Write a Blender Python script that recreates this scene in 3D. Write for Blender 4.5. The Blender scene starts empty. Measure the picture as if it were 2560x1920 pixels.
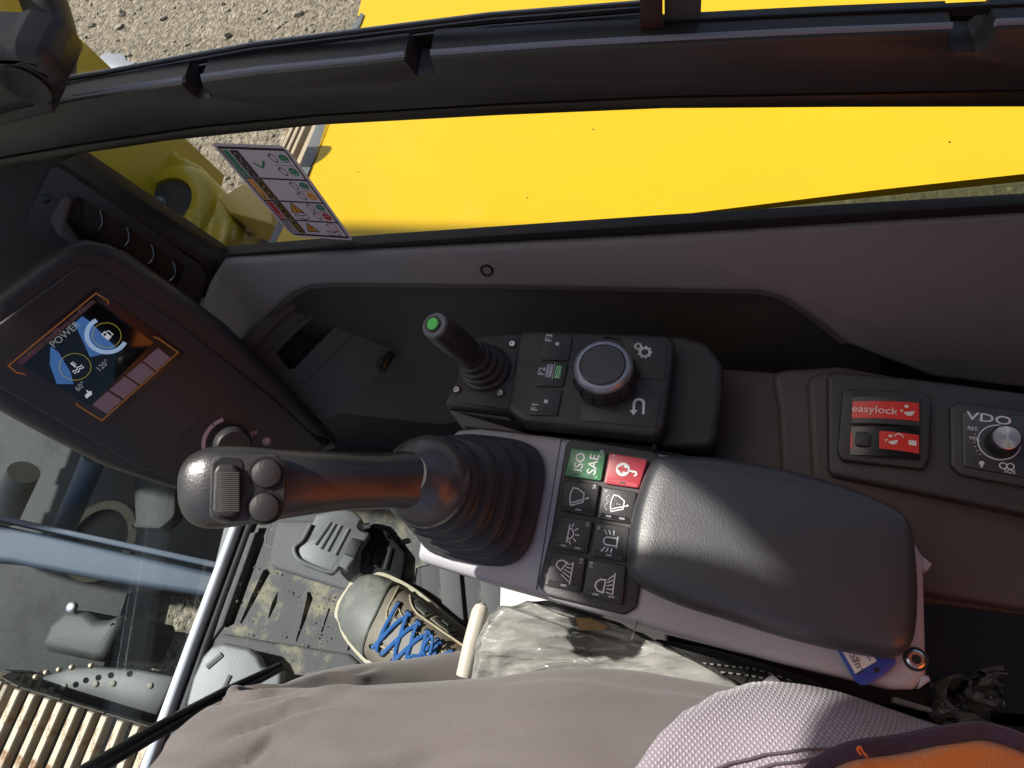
import bpy, bmesh, math, random
from mathutils import Vector as V, Matrix, noise as mnoise
from mathutils.geometry import tessellate_polygon
random.seed(7)
S = bpy.context.scene
COL = S.collection
R = math.radians

# ------------------------------------------------------------------ camera
FPX = 1750.0                                   # focal length in pixels of a 2560 px wide frame
CAM = V((0.0, 0.0, 1.0))                       # one metre above the cab floor, over the right thigh
_D = V((340, 840, FPX)).normalized()           # straight down, in camera axes (right, down, forward)
_Y = V((-9183, 71, FPX)); _Y = (_Y - _D * _Y.dot(_D)).normalized()   # machine forward
_X = _Y.cross(-_D)                             # machine right
def w_of(c): return V((c.dot(_X), c.dot(_Y), -c.dot(_D)))
cd = bpy.data.cameras.new('camera'); cam = bpy.data.objects.new('camera', cd); COL.objects.link(cam)
cd.sensor_width = 36.0; cd.lens = FPX / 2560 * 36; cd.clip_start = 0.02; cd.clip_end = 500
m3 = Matrix((w_of(V((1, 0, 0))), w_of(V((0, -1, 0))), w_of(V((0, 0, -1))))).transposed()
cam.matrix_world = Matrix.Translation(CAM) @ m3.to_4x4()
S.camera = cam

# ------------------------------------------------------------------ sky, sun, exposure
SUN_EL, SUN_AZ = R(52), R(11)                 # azimuth from machine forward, positive to the right
wd = bpy.data.worlds.new('World'); S.world = wd; wd.use_nodes = True
nt = wd.node_tree; bg = nt.nodes['Background']
sky = nt.nodes.new('ShaderNodeTexSky'); sky.sky_type = 'NISHITA'; sky.sun_disc = False
sky.dust_density = 3.0; sky.ozone_density = 0.5; sky.sun_elevation = SUN_EL; sky.sun_rotation = SUN_AZ
nt.links.new(sky.outputs[0], bg.inputs[0]); bg.inputs[1].default_value = 0.09
sd = bpy.data.lights.new('sun', 'SUN'); sun = bpy.data.objects.new('sun', sd); COL.objects.link(sun)
sd.energy = 5.0; sd.angle = R(0.5); sd.color = (1.0, 0.95, 0.87)
tosun = V((math.sin(SUN_AZ) * math.cos(SUN_EL), math.cos(SUN_AZ) * math.cos(SUN_EL), math.sin(SUN_EL)))
sun.rotation_euler = tosun.to_track_quat('Z', 'Y').to_euler(); sun.location = (-3, 6, 9)
vs = S.view_settings; vs.view_transform = 'Standard'; vs.look = 'None'; vs.gamma = 1; vs.use_curve_mapping = False
vs.exposure = 0.38
S.cycles.use_denoising = True
S.cycles.max_bounces = 10; S.cycles.transparent_max_bounces = 16
S.cycles.sample_clamp_indirect = 6.0
S.cycles.caustics_reflective = False; S.cycles.caustics_refractive = False

# ------------------------------------------------------------------ measuring helpers
def ray(x, y): return w_of(V((x - 1280, y - 960, FPX)))
def az(x, y, z): r = ray(x, y); return CAM + r * ((z - CAM.z) / r.z)
def ax(x, y, X): r = ray(x, y); return CAM + r * ((X - CAM.x) / r.x)
def ay(x, y, Y): r = ray(x, y); return CAM + r * ((Y - CAM.y) / r.y)
class Fr:
    """a local drawing plane: origin o, axes u v, normal n"""
    def __init__(s, o, n, u):
        s.o = V(o); s.n = V(n).normalized(); u = V(u); s.u = (u - s.n * u.dot(s.n)).normalized(); s.v = s.n.cross(s.u)
    def pt(s, a, b, c=0.0): return s.o + s.u * a + s.v * b + s.n * c
    def px(s, x, y, c=0.0):
        r = ray(x, y); o = s.o + s.n * c; t = (o - CAM).dot(s.n) / r.dot(s.n); p = CAM + r * t - s.o
        return (p.dot(s.u), p.dot(s.v))
    def pxs(s, L, c=0.0): return [s.px(x, y, c) for x, y in L]
    def at(s, a, b, c=0.0, rot=0.0):
        k = math.radians(rot); return Fr(s.pt(a, b, c), s.n, s.u * math.cos(k) + s.v * math.sin(k))
def frz(x, y, z, n=(0, 0, 1), to=None):
    o = az(x, y, z)
    f = Fr(o, n, (0, -1, 0)) if to is None else None
    if to:
        f = Fr(o, n, (0, -1, 0)); a, b = f.px(*to); f = Fr(o, n, f.u * a + f.v * b)
    return f

# ------------------------------------------------------------------ materials
MATS = {}
def mat(name, base, rough=0.5, metal=0.0, bump=None, var=None, coat=0.0, spec=0.5, sheen=0.0, emis=None, dirt=None):
    if name in MATS: return MATS[name]
    m = bpy.data.materials.new(name); m.use_nodes = True; t = m.node_tree; n = t.nodes; l = t.links
    b = n['Principled BSDF']; b.inputs['Base Color'].default_value = (*base, 1); b.inputs['Roughness'].default_value = rough
    b.inputs['Metallic'].default_value = metal; b.inputs['Coat Weight'].default_value = coat; b.inputs['Coat Roughness'].default_value = 0.12
    b.inputs['Specular IOR Level'].default_value = spec; b.inputs['Sheen Weight'].default_value = sheen
    tc = n.new('ShaderNodeTexCoord')
    colour = None
    if var:                                           # (scale, amount): soft unevenness of the colour
        nz = n.new('ShaderNodeTexNoise'); nz.inputs['Scale'].default_value = var[0]; nz.inputs['Detail'].default_value = 5
        nz.inputs['Roughness'].default_value = 0.65
        l.new(tc.outputs['Object'], nz.inputs['Vector'])
        mx = n.new('ShaderNodeMix'); mx.data_type = 'RGBA'
        mx.inputs[6].default_value = (*[c * (1 - var[1]) for c in base], 1); mx.inputs[7].default_value = (*[min(1, c * (1 + var[1])) for c in base], 1)
        l.new(nz.outputs['Fac'], mx.inputs[0]); colour = mx.outputs[2]
    if dirt:                                          # (colour, scale, threshold, softness): dried mud or dust patches
        nz = n.new('ShaderNodeTexNoise'); nz.inputs['Scale'].default_value = dirt[1]; nz.inputs['Detail'].default_value = 8
        nz.inputs['Roughness'].default_value = 0.7
        l.new(tc.outputs['Object'], nz.inputs['Vector'])
        rp = n.new('ShaderNodeValToRGB'); rp.color_ramp.elements[0].position = dirt[2]; rp.color_ramp.elements[1].position = dirt[2] + dirt[3]
        l.new(nz.outputs['Fac'], rp.inputs[0])
        mx = n.new('ShaderNodeMix'); mx.data_type = 'RGBA'; l.new(rp.outputs[0], mx.inputs[0])
        if colour: l.new(colour, mx.inputs[6])
        else: mx.inputs[6].default_value = (*base, 1)
        mx.inputs[7].default_value = (*dirt[0], 1); colour = mx.outputs[2]
        ro = n.new('ShaderNodeMapRange'); ro.inputs[3].default_value = rough; ro.inputs[4].default_value = 0.9
        l.new(rp.outputs[0], ro.inputs[0]); l.new(ro.outputs[0], b.inputs['Roughness'])
    if colour: l.new(colour, b.inputs['Base Color'])
    if bump:                                          # (scale, strength, distance[, detail])
        nz = n.new('ShaderNodeTexNoise'); nz.inputs['Scale'].default_value = bump[0]; nz.inputs['Detail'].default_value = bump[3] if len(bump) > 3 else 2
        l.new(tc.outputs['Object'], nz.inputs['Vector'])
        bp = n.new('ShaderNodeBump'); bp.inputs['Strength'].default_value = bump[1]; bp.inputs['Distance'].default_value = bump[2]
        l.new(nz.outputs['Fac'], bp.inputs['Height']); l.new(bp.outputs[0], b.inputs['Normal'])
    if emis:
        b.inputs['Emission Color'].default_value = (*emis[0], 1); b.inputs['Emission Strength'].default_value = emis[1]
    MATS[name] = m
    return m
def glass(name, tint, refl=1.0, haze=0.0, ior=1.45):
    if name in MATS: return MATS[name]
    m = bpy.data.materials.new(name); m.use_nodes = True; t = m.node_tree; n = t.nodes; l = t.links
    n.remove(n['Principled BSDF']); out = n['Material Output']
    tr = n.new('ShaderNodeBsdfTransparent'); tr.inputs[0].default_value = (*tint, 1)
    gl = n.new('ShaderNodeBsdfGlossy'); gl.inputs['Roughness'].default_value = 0.02
    fr = n.new('ShaderNodeFresnel')                  # the same reflection on both faces of the pane
    ge = n.new('ShaderNodeNewGeometry'); mr = n.new('ShaderNodeMapRange'); mr.inputs[3].default_value = ior; mr.inputs[4].default_value = 1 / ior
    l.new(ge.outputs['Backfacing'], mr.inputs[0]); l.new(mr.outputs[0], fr.inputs[0])
    mu = n.new('ShaderNodeMath'); mu.operation = 'MULTIPLY'; mu.inputs[1].default_value = refl; l.new(fr.outputs[0], mu.inputs[0])
    mx = n.new('ShaderNodeMixShader'); l.new(mu.outputs[0], mx.inputs[0]); l.new(tr.outputs[0], mx.inputs[1]); l.new(gl.outputs[0], mx.inputs[2])
    res = mx
    if haze:
        tc = n.new('ShaderNodeTexCoord'); nz = n.new('ShaderNodeTexNoise'); nz.inputs['Scale'].default_value = 6; nz.inputs['Detail'].default_value = 7
        l.new(tc.outputs['Object'], nz.inputs['Vector'])
        rp = n.new('ShaderNodeMapRange'); rp.inputs[1].default_value = 0.45; rp.inputs[2].default_value = 0.8; rp.inputs[4].default_value = haze
        l.new(nz.outputs['Fac'], rp.inputs[0])
        df = n.new('ShaderNodeBsdfDiffuse'); df.inputs[0].default_value = (0.6, 0.6, 0.55, 1)
        m2 = n.new('ShaderNodeMixShader'); l.new(rp.outputs[0], m2.inputs[0]); l.new(mx.outputs[0], m2.inputs[1]); l.new(df.outputs[0], m2.inputs[2]); res = m2
    l.new(res.outputs[0], out.inputs[0]); MATS[name] = m
    return m

# ------------------------------------------------------------------ object helpers
WL = {}
def _own(o, loc, parent):
    WL[o.name] = V(loc)
    if parent is not None:
        o.parent = parent; o.location = V(loc) - WL[parent.name]
    else: o.location = loc
def thing(name, label, cat, loc, group=None):
    o = bpy.data.objects.new(name, None); COL.objects.link(o); o.empty_display_size = 0.02
    _own(o, loc, None); o['label'] = label; o['category'] = cat
    if group: o['group'] = group
    return o
def obj(name, geo, m, parent=None, label=None, cat=None, kind=None, smooth=32, group=None):
    vs_, fs = geo
    c = sum((V(v) for v in vs_), V((0, 0, 0))) / len(vs_)
    me = bpy.data.meshes.new(name); me.from_pydata([tuple(V(v) - c) for v in vs_], [], fs)
    bm = bmesh.new(); bm.from_mesh(me); bmesh.ops.remove_doubles(bm, verts=bm.verts, dist=1e-6)
    bmesh.ops.recalc_face_normals(bm, faces=bm.faces); bm.to_mesh(me); bm.free()
    if smooth:
        for p in me.polygons: p.use_smooth = True
        me.set_sharp_from_angle(angle=R(smooth))
    me.materials.append(m)
    o = bpy.data.objects.new(name, me); COL.objects.link(o); _own(o, c, parent)
    if label: o['label'] = label
    if cat: o['category'] = cat
    if kind: o['kind'] = kind
    if group: o['group'] = group
    return o
def join(*gs):
    v, f = [], []
    for g in gs:
        k = len(v); v += list(g[0]); f += [tuple(i + k for i in q) for q in g[1]]
    return v, f
def area(p): return sum(p[i][0] * p[(i + 1) % len(p)][1] - p[(i + 1) % len(p)][0] * p[i][1] for i in range(len(p))) / 2
def ccw(p): return list(p) if area(p) > 0 else list(p)[::-1]
def rpoly(pts, r, n=5):
    out = []; N = len(pts); pts = [V(p).to_2d() if len(p) > 2 else V(p) for p in pts]
    for i, p in enumerate(pts):
        a = pts[i - 1] - p; b = pts[(i + 1) % N] - p; la, lb = a.length, b.length
        rr = r[i] if isinstance(r, (list, tuple)) else r
        a.normalize(); b.normalize(); c = max(-1, min(1, a.dot(b))); th = math.acos(c)
        d = min(rr / max(math.tan(th / 2), 1e-3), 0.48 * la, 0.48 * lb)
        p1, p2 = p + a * d, p + b * d
        for k in range(n + 1):
            t = k / n; out.append(tuple((p1 * (1 - t) ** 2 + p * 2 * t * (1 - t) + p2 * t * t)))
    return out
def inset(p, d):
    N = len(p); out = []
    for i in range(N):
        a = V(p[i]) - V(p[i - 1]); b = V(p[(i + 1) % N]) - V(p[i])
        if a.length < 1e-9: a = b
        if b.length < 1e-9: b = a
        na = V((-a.y, a.x)).normalized(); nb = V((-b.y, b.x)).normalized(); k = na + nb
        if k.length < 1e-6: k = na
        k.normalize(); s = d / max(0.5, k.dot(na)); q = V(p[i]) + k * s; out.append((q.x, q.y))
    return out
def loft(loops, close0=True, close1=True):
    """loops: equal-length rings of world points"""
    n = len(loops[0]); v = [p for L in loops for p in L]; f = []
    for k in range(len(loops) - 1):
        for i in range(n):
            j = (i + 1) % n; f.append((k * n + i, k * n + j, (k + 1) * n + j, (k + 1) * n + i))
    if close0: f.append(tuple(range(n))[::-1])
    if close1: f.append(tuple(range((len(loops) - 1) * n, len(loops) * n)))
    return v, f
def prism(uv, fr, z0, z1, bev=0.0, seg=3, draft=0.0):
    p = ccw(uv); L = [(inset(p, -draft) if draft else p, z0)]
    if bev:
        for k in range(seg + 1):
            t = math.pi / 2 * k / seg
            L.append((inset(p, bev * (1 - math.cos(t))), z1 - bev + bev * math.sin(t)))
    else: L.append((p, z1))
    return loft([[fr.pt(a, b, z) for a, b in q] for q, z in L])
def pillow(uv, fr, prof):
    """prof: list of (inset fraction 0..1 towards the centroid, height)"""
    p = ccw(uv); cx = sum(a for a, b in p) / len(p); cy = sum(b for a, b in p) / len(p)
    return loft([[fr.pt(a + (cx - a) * k, b + (cy - b) * k, z) for a, b in p] for k, z in prof])
def holed(outer, holes, fr, z0, z1):
    """a plate with openings right through it"""
    loops = [ccw(outer)] + [ccw(h)[::-1] for h in holes]
    flat = [q for L in loops for q in L]; N = len(flat)
    tri = tessellate_polygon([[V((a, b, 0)) for a, b in L] for L in loops])
    v = [fr.pt(a, b, z1) for a, b in flat] + [fr.pt(a, b, z0) for a, b in flat]
    f = [tuple(t) for t in tri] + [tuple(i + N for i in t[::-1]) for t in tri]; k = 0
    for L in loops:
        n = len(L)
        for i in range(n): j = (i + 1) % n; f.append((k + i, k + N + i, k + N + j, k + j))
        k += n
    return v, f
def circ(cx, cy, r, n=24, ry=None, a0=0.0): return [(cx + r * math.cos(a0 + 2 * math.pi * i / n), cy + (ry or r) * math.sin(a0 + 2 * math.pi * i / n)) for i in range(n)]
def lathe(fr, prof, n=32, c0=True, c1=True):
    return loft([[fr.pt(r * math.cos(2 * math.pi * i / n), r * math.sin(2 * math.pi * i / n), z) for i in range(n)] for r, z in prof], c0, c1)
def spline(pts, n=8):
    """Catmull-Rom through points (any dimension)"""
    P = [V(p) for p in pts]; out = []
    for i in range(len(P) - 1):
        a = P[i - 1] if i else P[0] * 2 - P[1]; b = P[i]; c = P[i + 1]; d = P[i + 2] if i + 2 < len(P) else P[-1] * 2 - P[-2]
        for k in range(n):
            t = k / n; out.append(0.5 * ((2 * b) + (c - a) * t + (2 * a - 5 * b + 4 * c - d) * t * t + (-a + 3 * b - 3 * c + d) * t ** 3))
    out.append(P[-1]); return out
def tube(pts, rad, n=12, up=(0, 0, 1), ex=2.0, caps=True):
    """sweep; rad: number, list of numbers or list of (side, up) half-axes; ex: superellipse exponent"""
    P = [V(p) for p in pts]; loops = []; u0 = V(up)
    for i, p in enumerate(P):
        t = (P[min(i + 1, len(P) - 1)] - P[max(i - 1, 0)]).normalized()
        s = t.cross(u0)
        if s.length < 1e-4: s = t.cross(V((0.3, 0.9, 0.1)))
        s.normalize(); w = s.cross(t).normalized()
        r = rad[i] if isinstance(rad, (list, tuple)) else rad
        ra, rb = r if isinstance(r, (list, tuple)) else (r, r)
        L = []
        for k in range(n):
            a = 2 * math.pi * k / n; c, sn = math.cos(a), math.sin(a)
            c = math.copysign(abs(c) ** (2 / ex), c); sn = math.copysign(abs(sn) ** (2 / ex), sn)
            L.append(p + s * (ra * c) + w * (rb * sn))
        loops.append(L)
    return loft(loops, caps, caps)
def ball(c, r, n=12):
    rr = (r, r, r) if not isinstance(r, (tuple, list)) else r
    L = []
    for i in range(1, n):
        t = math.pi * i / n; L.append([V(c) + V((rr[0] * math.sin(t) * math.cos(2 * math.pi * k / (2 * n)), rr[1] * math.sin(t) * math.sin(2 * math.pi * k / (2 * n)), rr[2] * math.cos(t))) for k in range(2 * n)])
    return loft(L)
def box(x0, x1, y0, y1, z0, z1): return prism([(x0, y0), (x1, y0), (x1, y1), (x0, y1)], Fr((0, 0, 0), (0, 0, 1), (1, 0, 0)), z0, z1)
# flat print on a plane: polygons, strokes, text --------------------------------
def stroke(pts, w, closed=False):
    """a mitred ribbon along 2-D points, as a list of quads"""
    P = [V(p) for p in pts]; N = len(P); Ls, Rs = [], []
    for i in range(N):
        a = P[i] - P[i - 1] if (i or closed) else P[1] - P[0]
        b = P[(i + 1) % N] - P[i] if (i < N - 1 or closed) else P[-1] - P[-2]
        na = V((-a.y, a.x)).normalized(); nb = V((-b.y, b.x)).normalized(); k = na + nb
        k = na if k.length < 1e-5 else k.normalized()
        s = w / 2 / max(0.4, k.dot(na)); Ls.append(P[i] + k * s); Rs.append(P[i] - k * s)
    return [[tuple(Ls[i]), tuple(Rs[i]), tuple(Rs[(i + 1) % N]), tuple(Ls[(i + 1) % N])] for i in range(N if closed else N - 1)]
def arcp(cx, cy, r, a0, a1, n=16): return [(cx + r * math.cos(R(a0 + (a1 - a0) * i / n)), cy + r * math.sin(R(a0 + (a1 - a0) * i / n))) for i in range(n + 1)]
def ring(cx, cy, r, w, n=28): return stroke(circ(cx, cy, r, n), w, True)
_txt = {}
def text(s, size, x=0.0, y=0.0, rot=0.0, align='CENTER', bold=0.0, sx=1.0):
    """2-D polygons of a word in the built-in font"""
    key = (s, bold)
    if key not in _txt:
        cu = bpy.data.curves.new('lettering', 'FONT'); cu.body = s; cu.size = 1; cu.align_x = align; cu.align_y = 'CENTER'; cu.offset = bold; cu.resolution_u = 3
        o = bpy.data.objects.new('lettering', cu); COL.objects.link(o)
        me = o.evaluated_get(bpy.context.evaluated_depsgraph_get()).to_mesh()
        _txt[key] = [[(me.vertices[i].co.x, me.vertices[i].co.y) for i in p.vertices] for p in me.polygons]
        bpy.data.objects.remove(o); bpy.data.curves.remove(cu)
    c, sn = math.cos(R(rot)), math.sin(R(rot))
    return [[(x + size * (a * sx * c - b * sn), y + size * (a * sx * sn + b * c)) for a, b in p] for p in _txt[key]]
def place(polys, k=1.0, dx=0.0, dy=0.0): return [[(a * k + dx, b * k + dy) for a, b in p] for p in polys]
def printed(name, polys, fr, m, parent, z=0.0004, mapf=None, label=None):
    v, f = [], []
    for p in polys:
        k = len(v)
        for a, b in p:
            if mapf: a, b = mapf(a, b)
            v.append(fr.pt(a, b, z))
        f.append(tuple(range(k, len(v))))
    return obj(name, (v, f), m, parent, label, smooth=0)

# ================================================================== materials used
GR = (900, 0.25, 0.0006)
M_dark = mat('dark_plastic', (0.036, 0.034, 0.034), 0.46, bump=(700, 0.35, 0.0005), var=(9, 0.25), dirt=((0.15, 0.14, 0.125), 420, 0.69, 0.06))
M_black = mat('black_rubber', (0.010, 0.010, 0.010), 0.55, bump=(500, 0.2, 0.0004))
M_gloss = mat('black_gloss_plastic', (0.012, 0.012, 0.013), 0.22, bump=(600, 0.12, 0.0003))
M_trim = mat('grey_trim_plastic', (0.195, 0.187, 0.183), 0.5, bump=(420, 0.5, 0.0007), var=(6, 0.15), dirt=((0.21, 0.20, 0.18), 300, 0.68, 0.08))
M_trim2 = mat('charcoal_trim_plastic', (0.085, 0.079, 0.076), 0.6, bump=(520, 0.4, 0.0006), var=(8, 0.2))
M_shell = mat('brown_black_shell', (0.075, 0.060, 0.055), 0.6, bump=(520, 0.45, 0.0006), var=(8, 0.2), dirt=((0.16, 0.14, 0.12), 330, 0.68, 0.08))
M_bar = mat('black_painted_bar', (0.034, 0.033, 0.034), 0.38, bump=(400, 0.15, 0.0004), var=(14, 0.3))
M_edge = mat('blue_grey_cut_edge', (0.20, 0.23, 0.28), 0.4)
M_lgrey = mat('pale_grey_plastic', (0.40, 0.40, 0.43), 0.5, bump=(800, 0.15, 0.0004), var=(12, 0.06), dirt=((0.30, 0.28, 0.24), 160, 0.66, 0.1))
M_arm = mat('armrest_foam', (0.042, 0.043, 0.048), 0.40, spec=0.7, bump=(900, 0.35, 0.0005), var=(20, 0.12))
M_boot = mat('bellows_rubber', (0.028, 0.028, 0.032), 0.5, bump=(600, 0.12, 0.0004), dirt=((0.10, 0.10, 0.09), 30, 0.62, 0.2))
M_grip = mat('grip_plastic', (0.030, 0.029, 0.030), 0.31, spec=0.75, bump=(650, 0.28, 0.0005))
M_white = mat('white_print', (0.66, 0.66, 0.66), 0.5, var=(120, 0.15))
M_lilac = mat('lilac_print', (0.55, 0.44, 0.48), 0.5)
M_pink = mat('pale_pink_print', (0.72, 0.48, 0.50), 0.5)
M_green = mat('green_key_cap', (0.075, 0.24, 0.11), 0.4)
M_red = mat('red_key_cap', (0.42, 0.045, 0.06), 0.4)
M_redsw = mat('red_switch_label', (0.72, 0.045, 0.03), 0.35)
M_bright = mat('bright_green_button', (0.10, 0.72, 0.13), 0.4)
M_yel = mat('yellow_machine_paint', (0.70, 0.445, 0.006), 0.34, spec=0.35, var=(2.2, 0.12), coat=0.10, bump=(45, 0.05, 0.001), dirt=((0.57, 0.385, 0.012), 3.5, 0.48, 0.4))
M_yel2 = mat('yellow_cast_paint', (0.66, 0.49, 0.014), 0.35, var=(7, 0.14), coat=0.3, bump=(120, 0.12, 0.001), dirt=((0.36, 0.30, 0.12), 9, 0.62, 0.25))
M_yelin = mat('pale_yellow_paint', (0.84, 0.62, 0.16), 0.4, var=(5, 0.08))
M_foam = mat('olive_foam_seal', (0.060, 0.058, 0.022), 0.95, bump=(130, 1.0, 0.004, 6), var=(60, 0.7), dirt=((0.22, 0.19, 0.06), 90, 0.6, 0.15))
M_steel = mat('grey_painted_steel', (0.16, 0.17, 0.18), 0.5, metal=0.2, var=(20, 0.25), bump=(200, 0.15, 0.0005))
M_zinc = mat('bright_zinc', (0.62, 0.62, 0.60), 0.25, metal=1.0)
M_under = mat('shade_dark_dusty', (0.014, 0.015, 0.013), 0.7, var=(9, 0.5), dirt=((0.028, 0.027, 0.021), 7, 0.5, 0.35), bump=(80, 0.5, 0.002))  # dusty, with the base near black in place of shade ahead of the cab
M_track = mat('worn_track_steel', (0.40, 0.33, 0.24), 0.55, metal=0.25, var=(25, 0.35), dirt=((0.30, 0.13, 0.035), 24, 0.56, 0.14), bump=(160, 0.5, 0.001, 5))
M_trackd = mat('track_web', (0.055, 0.052, 0.042), 0.8, var=(18, 0.4), dirt=((0.20, 0.17, 0.12), 16, 0.56, 0.2))
M_mat = mat('floor_mat_rubber', (0.085, 0.083, 0.083), 0.75, var=(14, 0.3), dirt=((0.34, 0.30, 0.19), 17, 0.52, 0.16), bump=(300, 0.5, 0.0008, 5))
M_matc = mat('clean_floor_rubber', (0.10, 0.097, 0.097), 0.7, var=(20, 0.2), dirt=((0.34, 0.30, 0.20), 40, 0.66, 0.06), bump=(300, 0.4, 0.0008, 5))
M_alu = mat('cast_aluminium', (0.20, 0.20, 0.20), 0.55, metal=0.35, var=(40, 0.2), bump=(500, 0.4, 0.0006), dirt=((0.36, 0.32, 0.22), 22, 0.62, 0.2))
M_paint = mat('cream_lever_paint', (0.52, 0.49, 0.42), 0.4, var=(30, 0.08))
M_whitealu = mat('white_anodised_edge', (0.74, 0.76, 0.80), 0.3, metal=0.3, var=(30, 0.05))
M_blue = mat('blue_grey_reflection', (0.050, 0.070, 0.100), 0.65, metal=0.0, var=(16, 0.25))  # colour of the blue reflections in the front pane
M_glass = glass('window_glass', (0.96, 0.97, 0.96), 0.6, 0.004)
M_glassf = glass('front_glass', (0.90, 0.95, 0.98), 0.32, 0.0)

# ================================================================== ground
def ground_mat():
    m = bpy.data.materials.new('gravel_ground'); m.use_nodes = True; t = m.node_tree; n = t.nodes; l = t.links; b = n['Principled BSDF']
    b.inputs['Roughness'].default_value = 0.95
    tc = n.new('ShaderNodeTexCoord')
    a = n.new('ShaderNodeTexNoise'); a.inputs['Scale'].default_value = 34; a.inputs['Detail'].default_value = 10; a.inputs['Roughness'].default_value = 0.75
    v = n.new('ShaderNodeTexVoronoi'); v.inputs['Scale'].default_value = 60; v.inputs['Randomness'].default_value = 1
    v2 = n.new('ShaderNodeTexVoronoi'); v2.inputs['Scale'].default_value = 150
    big = n.new('ShaderNodeTexNoise'); big.inputs['Scale'].default_value = 1.3; big.inputs['Detail'].default_value = 4
    for q in (a, v, v2, big): l.new(tc.outputs['Object'], q.inputs['Vector'])
    rp = n.new('ShaderNodeValToRGB'); e = rp.color_ramp.elements
    e[0].position = 0.33; e[0].color = (0.10, 0.088, 0.068, 1); e[1].position = 0.68; e[1].color = (0.40, 0.35, 0.26, 1)
    x = e.new(0.5); x.color = (0.25, 0.215, 0.16, 1); l.new(a.outputs['Fac'], rp.inputs[0])
    hs = n.new('ShaderNodeMix'); hs.data_type = 'RGBA'; hs.blend_type = 'OVERLAY'; hs.inputs[0].default_value = 0.35
    bw = n.new('ShaderNodeRGBToBW'); l.new(v.outputs['Color'], bw.inputs[0]); l.new(rp.outputs[0], hs.inputs[6]); l.new(bw.outputs[0], hs.inputs[7])
    h2 = n.new('ShaderNodeMix'); h2.data_type = 'RGBA'; h2.blend_type = 'OVERLAY'; h2.inputs[0].default_value = 0.3; l.new(hs.outputs[2], h2.inputs[6]); l.new(big.outputs['Fac'], h2.inputs[7])
    l.new(h2.outputs[2], b.inputs['Base Color'])
    ad = n.new('ShaderNodeMath'); ad.operation = 'ADD'; l.new(v.outputs['Distance'], ad.inputs[0])
    m2 = n.new('ShaderNodeMath'); m2.operation = 'MULTIPLY'; m2.inputs[1].default_value = 0.5; l.new(v2.outputs['Distance'], m2.inputs[0]); l.new(m2.outputs[0], ad.inputs[1])
    ad2 = n.new('ShaderNodeMath'); ad2.operation = 'SUBTRACT'; l.new(a.outputs['Fac'], ad2.inputs[0]); l.new(ad.outputs[0], ad2.inputs[1])
    bp = n.new('ShaderNodeBump'); bp.inputs['Strength'].default_value = 0.9; bp.inputs['Distance'].default_value = 0.012
    l.new(ad2.outputs[0], bp.inputs['Height']); l.new(bp.outputs[0], b.inputs['Normal'])
    return m
GZ = -0.75
obj('ground', ([(-80, -80, GZ), (80, -80, GZ), (80, 80, GZ), (-80, 80, GZ)], [(0, 1, 2, 3)]), ground_mat(), kind='structure', smooth=0)
def stones():
    v, f = [], []
    ico = bmesh.new(); bmesh.ops.create_icosphere(ico, subdivisions=1, radius=1); ico.verts.ensure_lookup_table()
    bv = [x.co.copy() for x in ico.verts]; bf = [tuple(q.index for q in p.verts) for p in ico.faces]; ico.free()
    rg = random.Random(3)
    def put(x, y, r):
        k = len(v); q = Matrix.Rotation(rg.random() * 6.3, 3, 'Z') @ Matrix.Rotation(rg.random() * 0.8, 3, 'X')
        sc = V((r * rg.uniform(0.7, 1.3), r * rg.uniform(0.6, 1.1), r * rg.uniform(0.35, 0.8)))
        for c in bv:
            j = 1 + rg.uniform(-0.22, 0.22); p = q @ V((c.x * sc.x * j, c.y * sc.y * j, c.z * sc.z * j)); v.append((x + p.x, y + p.y, GZ + p.z * 1 + r * 0.15))
        f.extend(tuple(i + k for i in q_) for q_ in bf)
    for _ in range(9000): put(rg.uniform(0.9, 6.0), rg.uniform(0.3, 5.5), rg.choice((0.003, 0.004, 0.005, 0.006, 0.010)) * rg.uniform(0.7, 1.4))
    for _ in range(260): put(rg.uniform(0.9, 5.0), rg.uniform(0.3, 5.0), rg.uniform(0.012, 0.026))
    for _ in range(2600): put(rg.uniform(-1.0, 1.2), rg.uniform(0.7, 3.0), rg.choice((0.004, 0.005, 0.006, 0.009)) * rg.uniform(0.7, 1.3))
    return v, f
obj('gravel_stones', stones(), mat('gravel_stone', (0.27, 0.24, 0.19), 0.9, var=(11, 0.8)), kind='stuff', smooth=0,
    label='loose pale gravel stones scattered over the sunny ground', cat='gravel')

# ================================================================== cab shell
ROOF_Y = 0.67
cab = thing('cab_frame', 'black steel cab frame with notched cross bar along the side window', 'cab frame', (0.38, 0.0, 0.0))
def side(pts, X): 
    f = Fr((X, 0, 0), (-1, 0, 0), (0, -1, 0)); return f, f.pxs(pts)
TOP = [(-420, 372), (181, 253), (456, 211)]                    # cross bar, inner face
bar_top = [(-260, 352), (181, 253), (330, 229), (454, 211), (474, 232), (494, 247), (521, 245), (525, 240), (512, 232), (500, 205), (640, 186), (900, 162), (1010, 149), (1028, 172), (1043, 191),
           (1080, 192), (1086, 181), (1080, 164), (1074, 146), (1400, 124), (1700, 108), (2050, 92), (2384, 80), (2374, 104), (2376, 128), (2440, 131), (2462, 116), (2495, 72), (2800, 60)]
bar_bot = [(2800, 221), (2560, 228), (2100, 236), (1660, 244), (1250, 262), (800, 289), (500, 318), (190, 364), (-260, 440)]
f, uv = side(bar_top + bar_bot, 0.362)
obj('cross_bar', prism(uv, f, -0.026, 0, 0.0025, 2), M_bar, cab)
for i, (a, b) in enumerate(((1, 3), (9, 12), (18, 22), (27, 28))):  # pale cut edge of the bar
    pass
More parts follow.
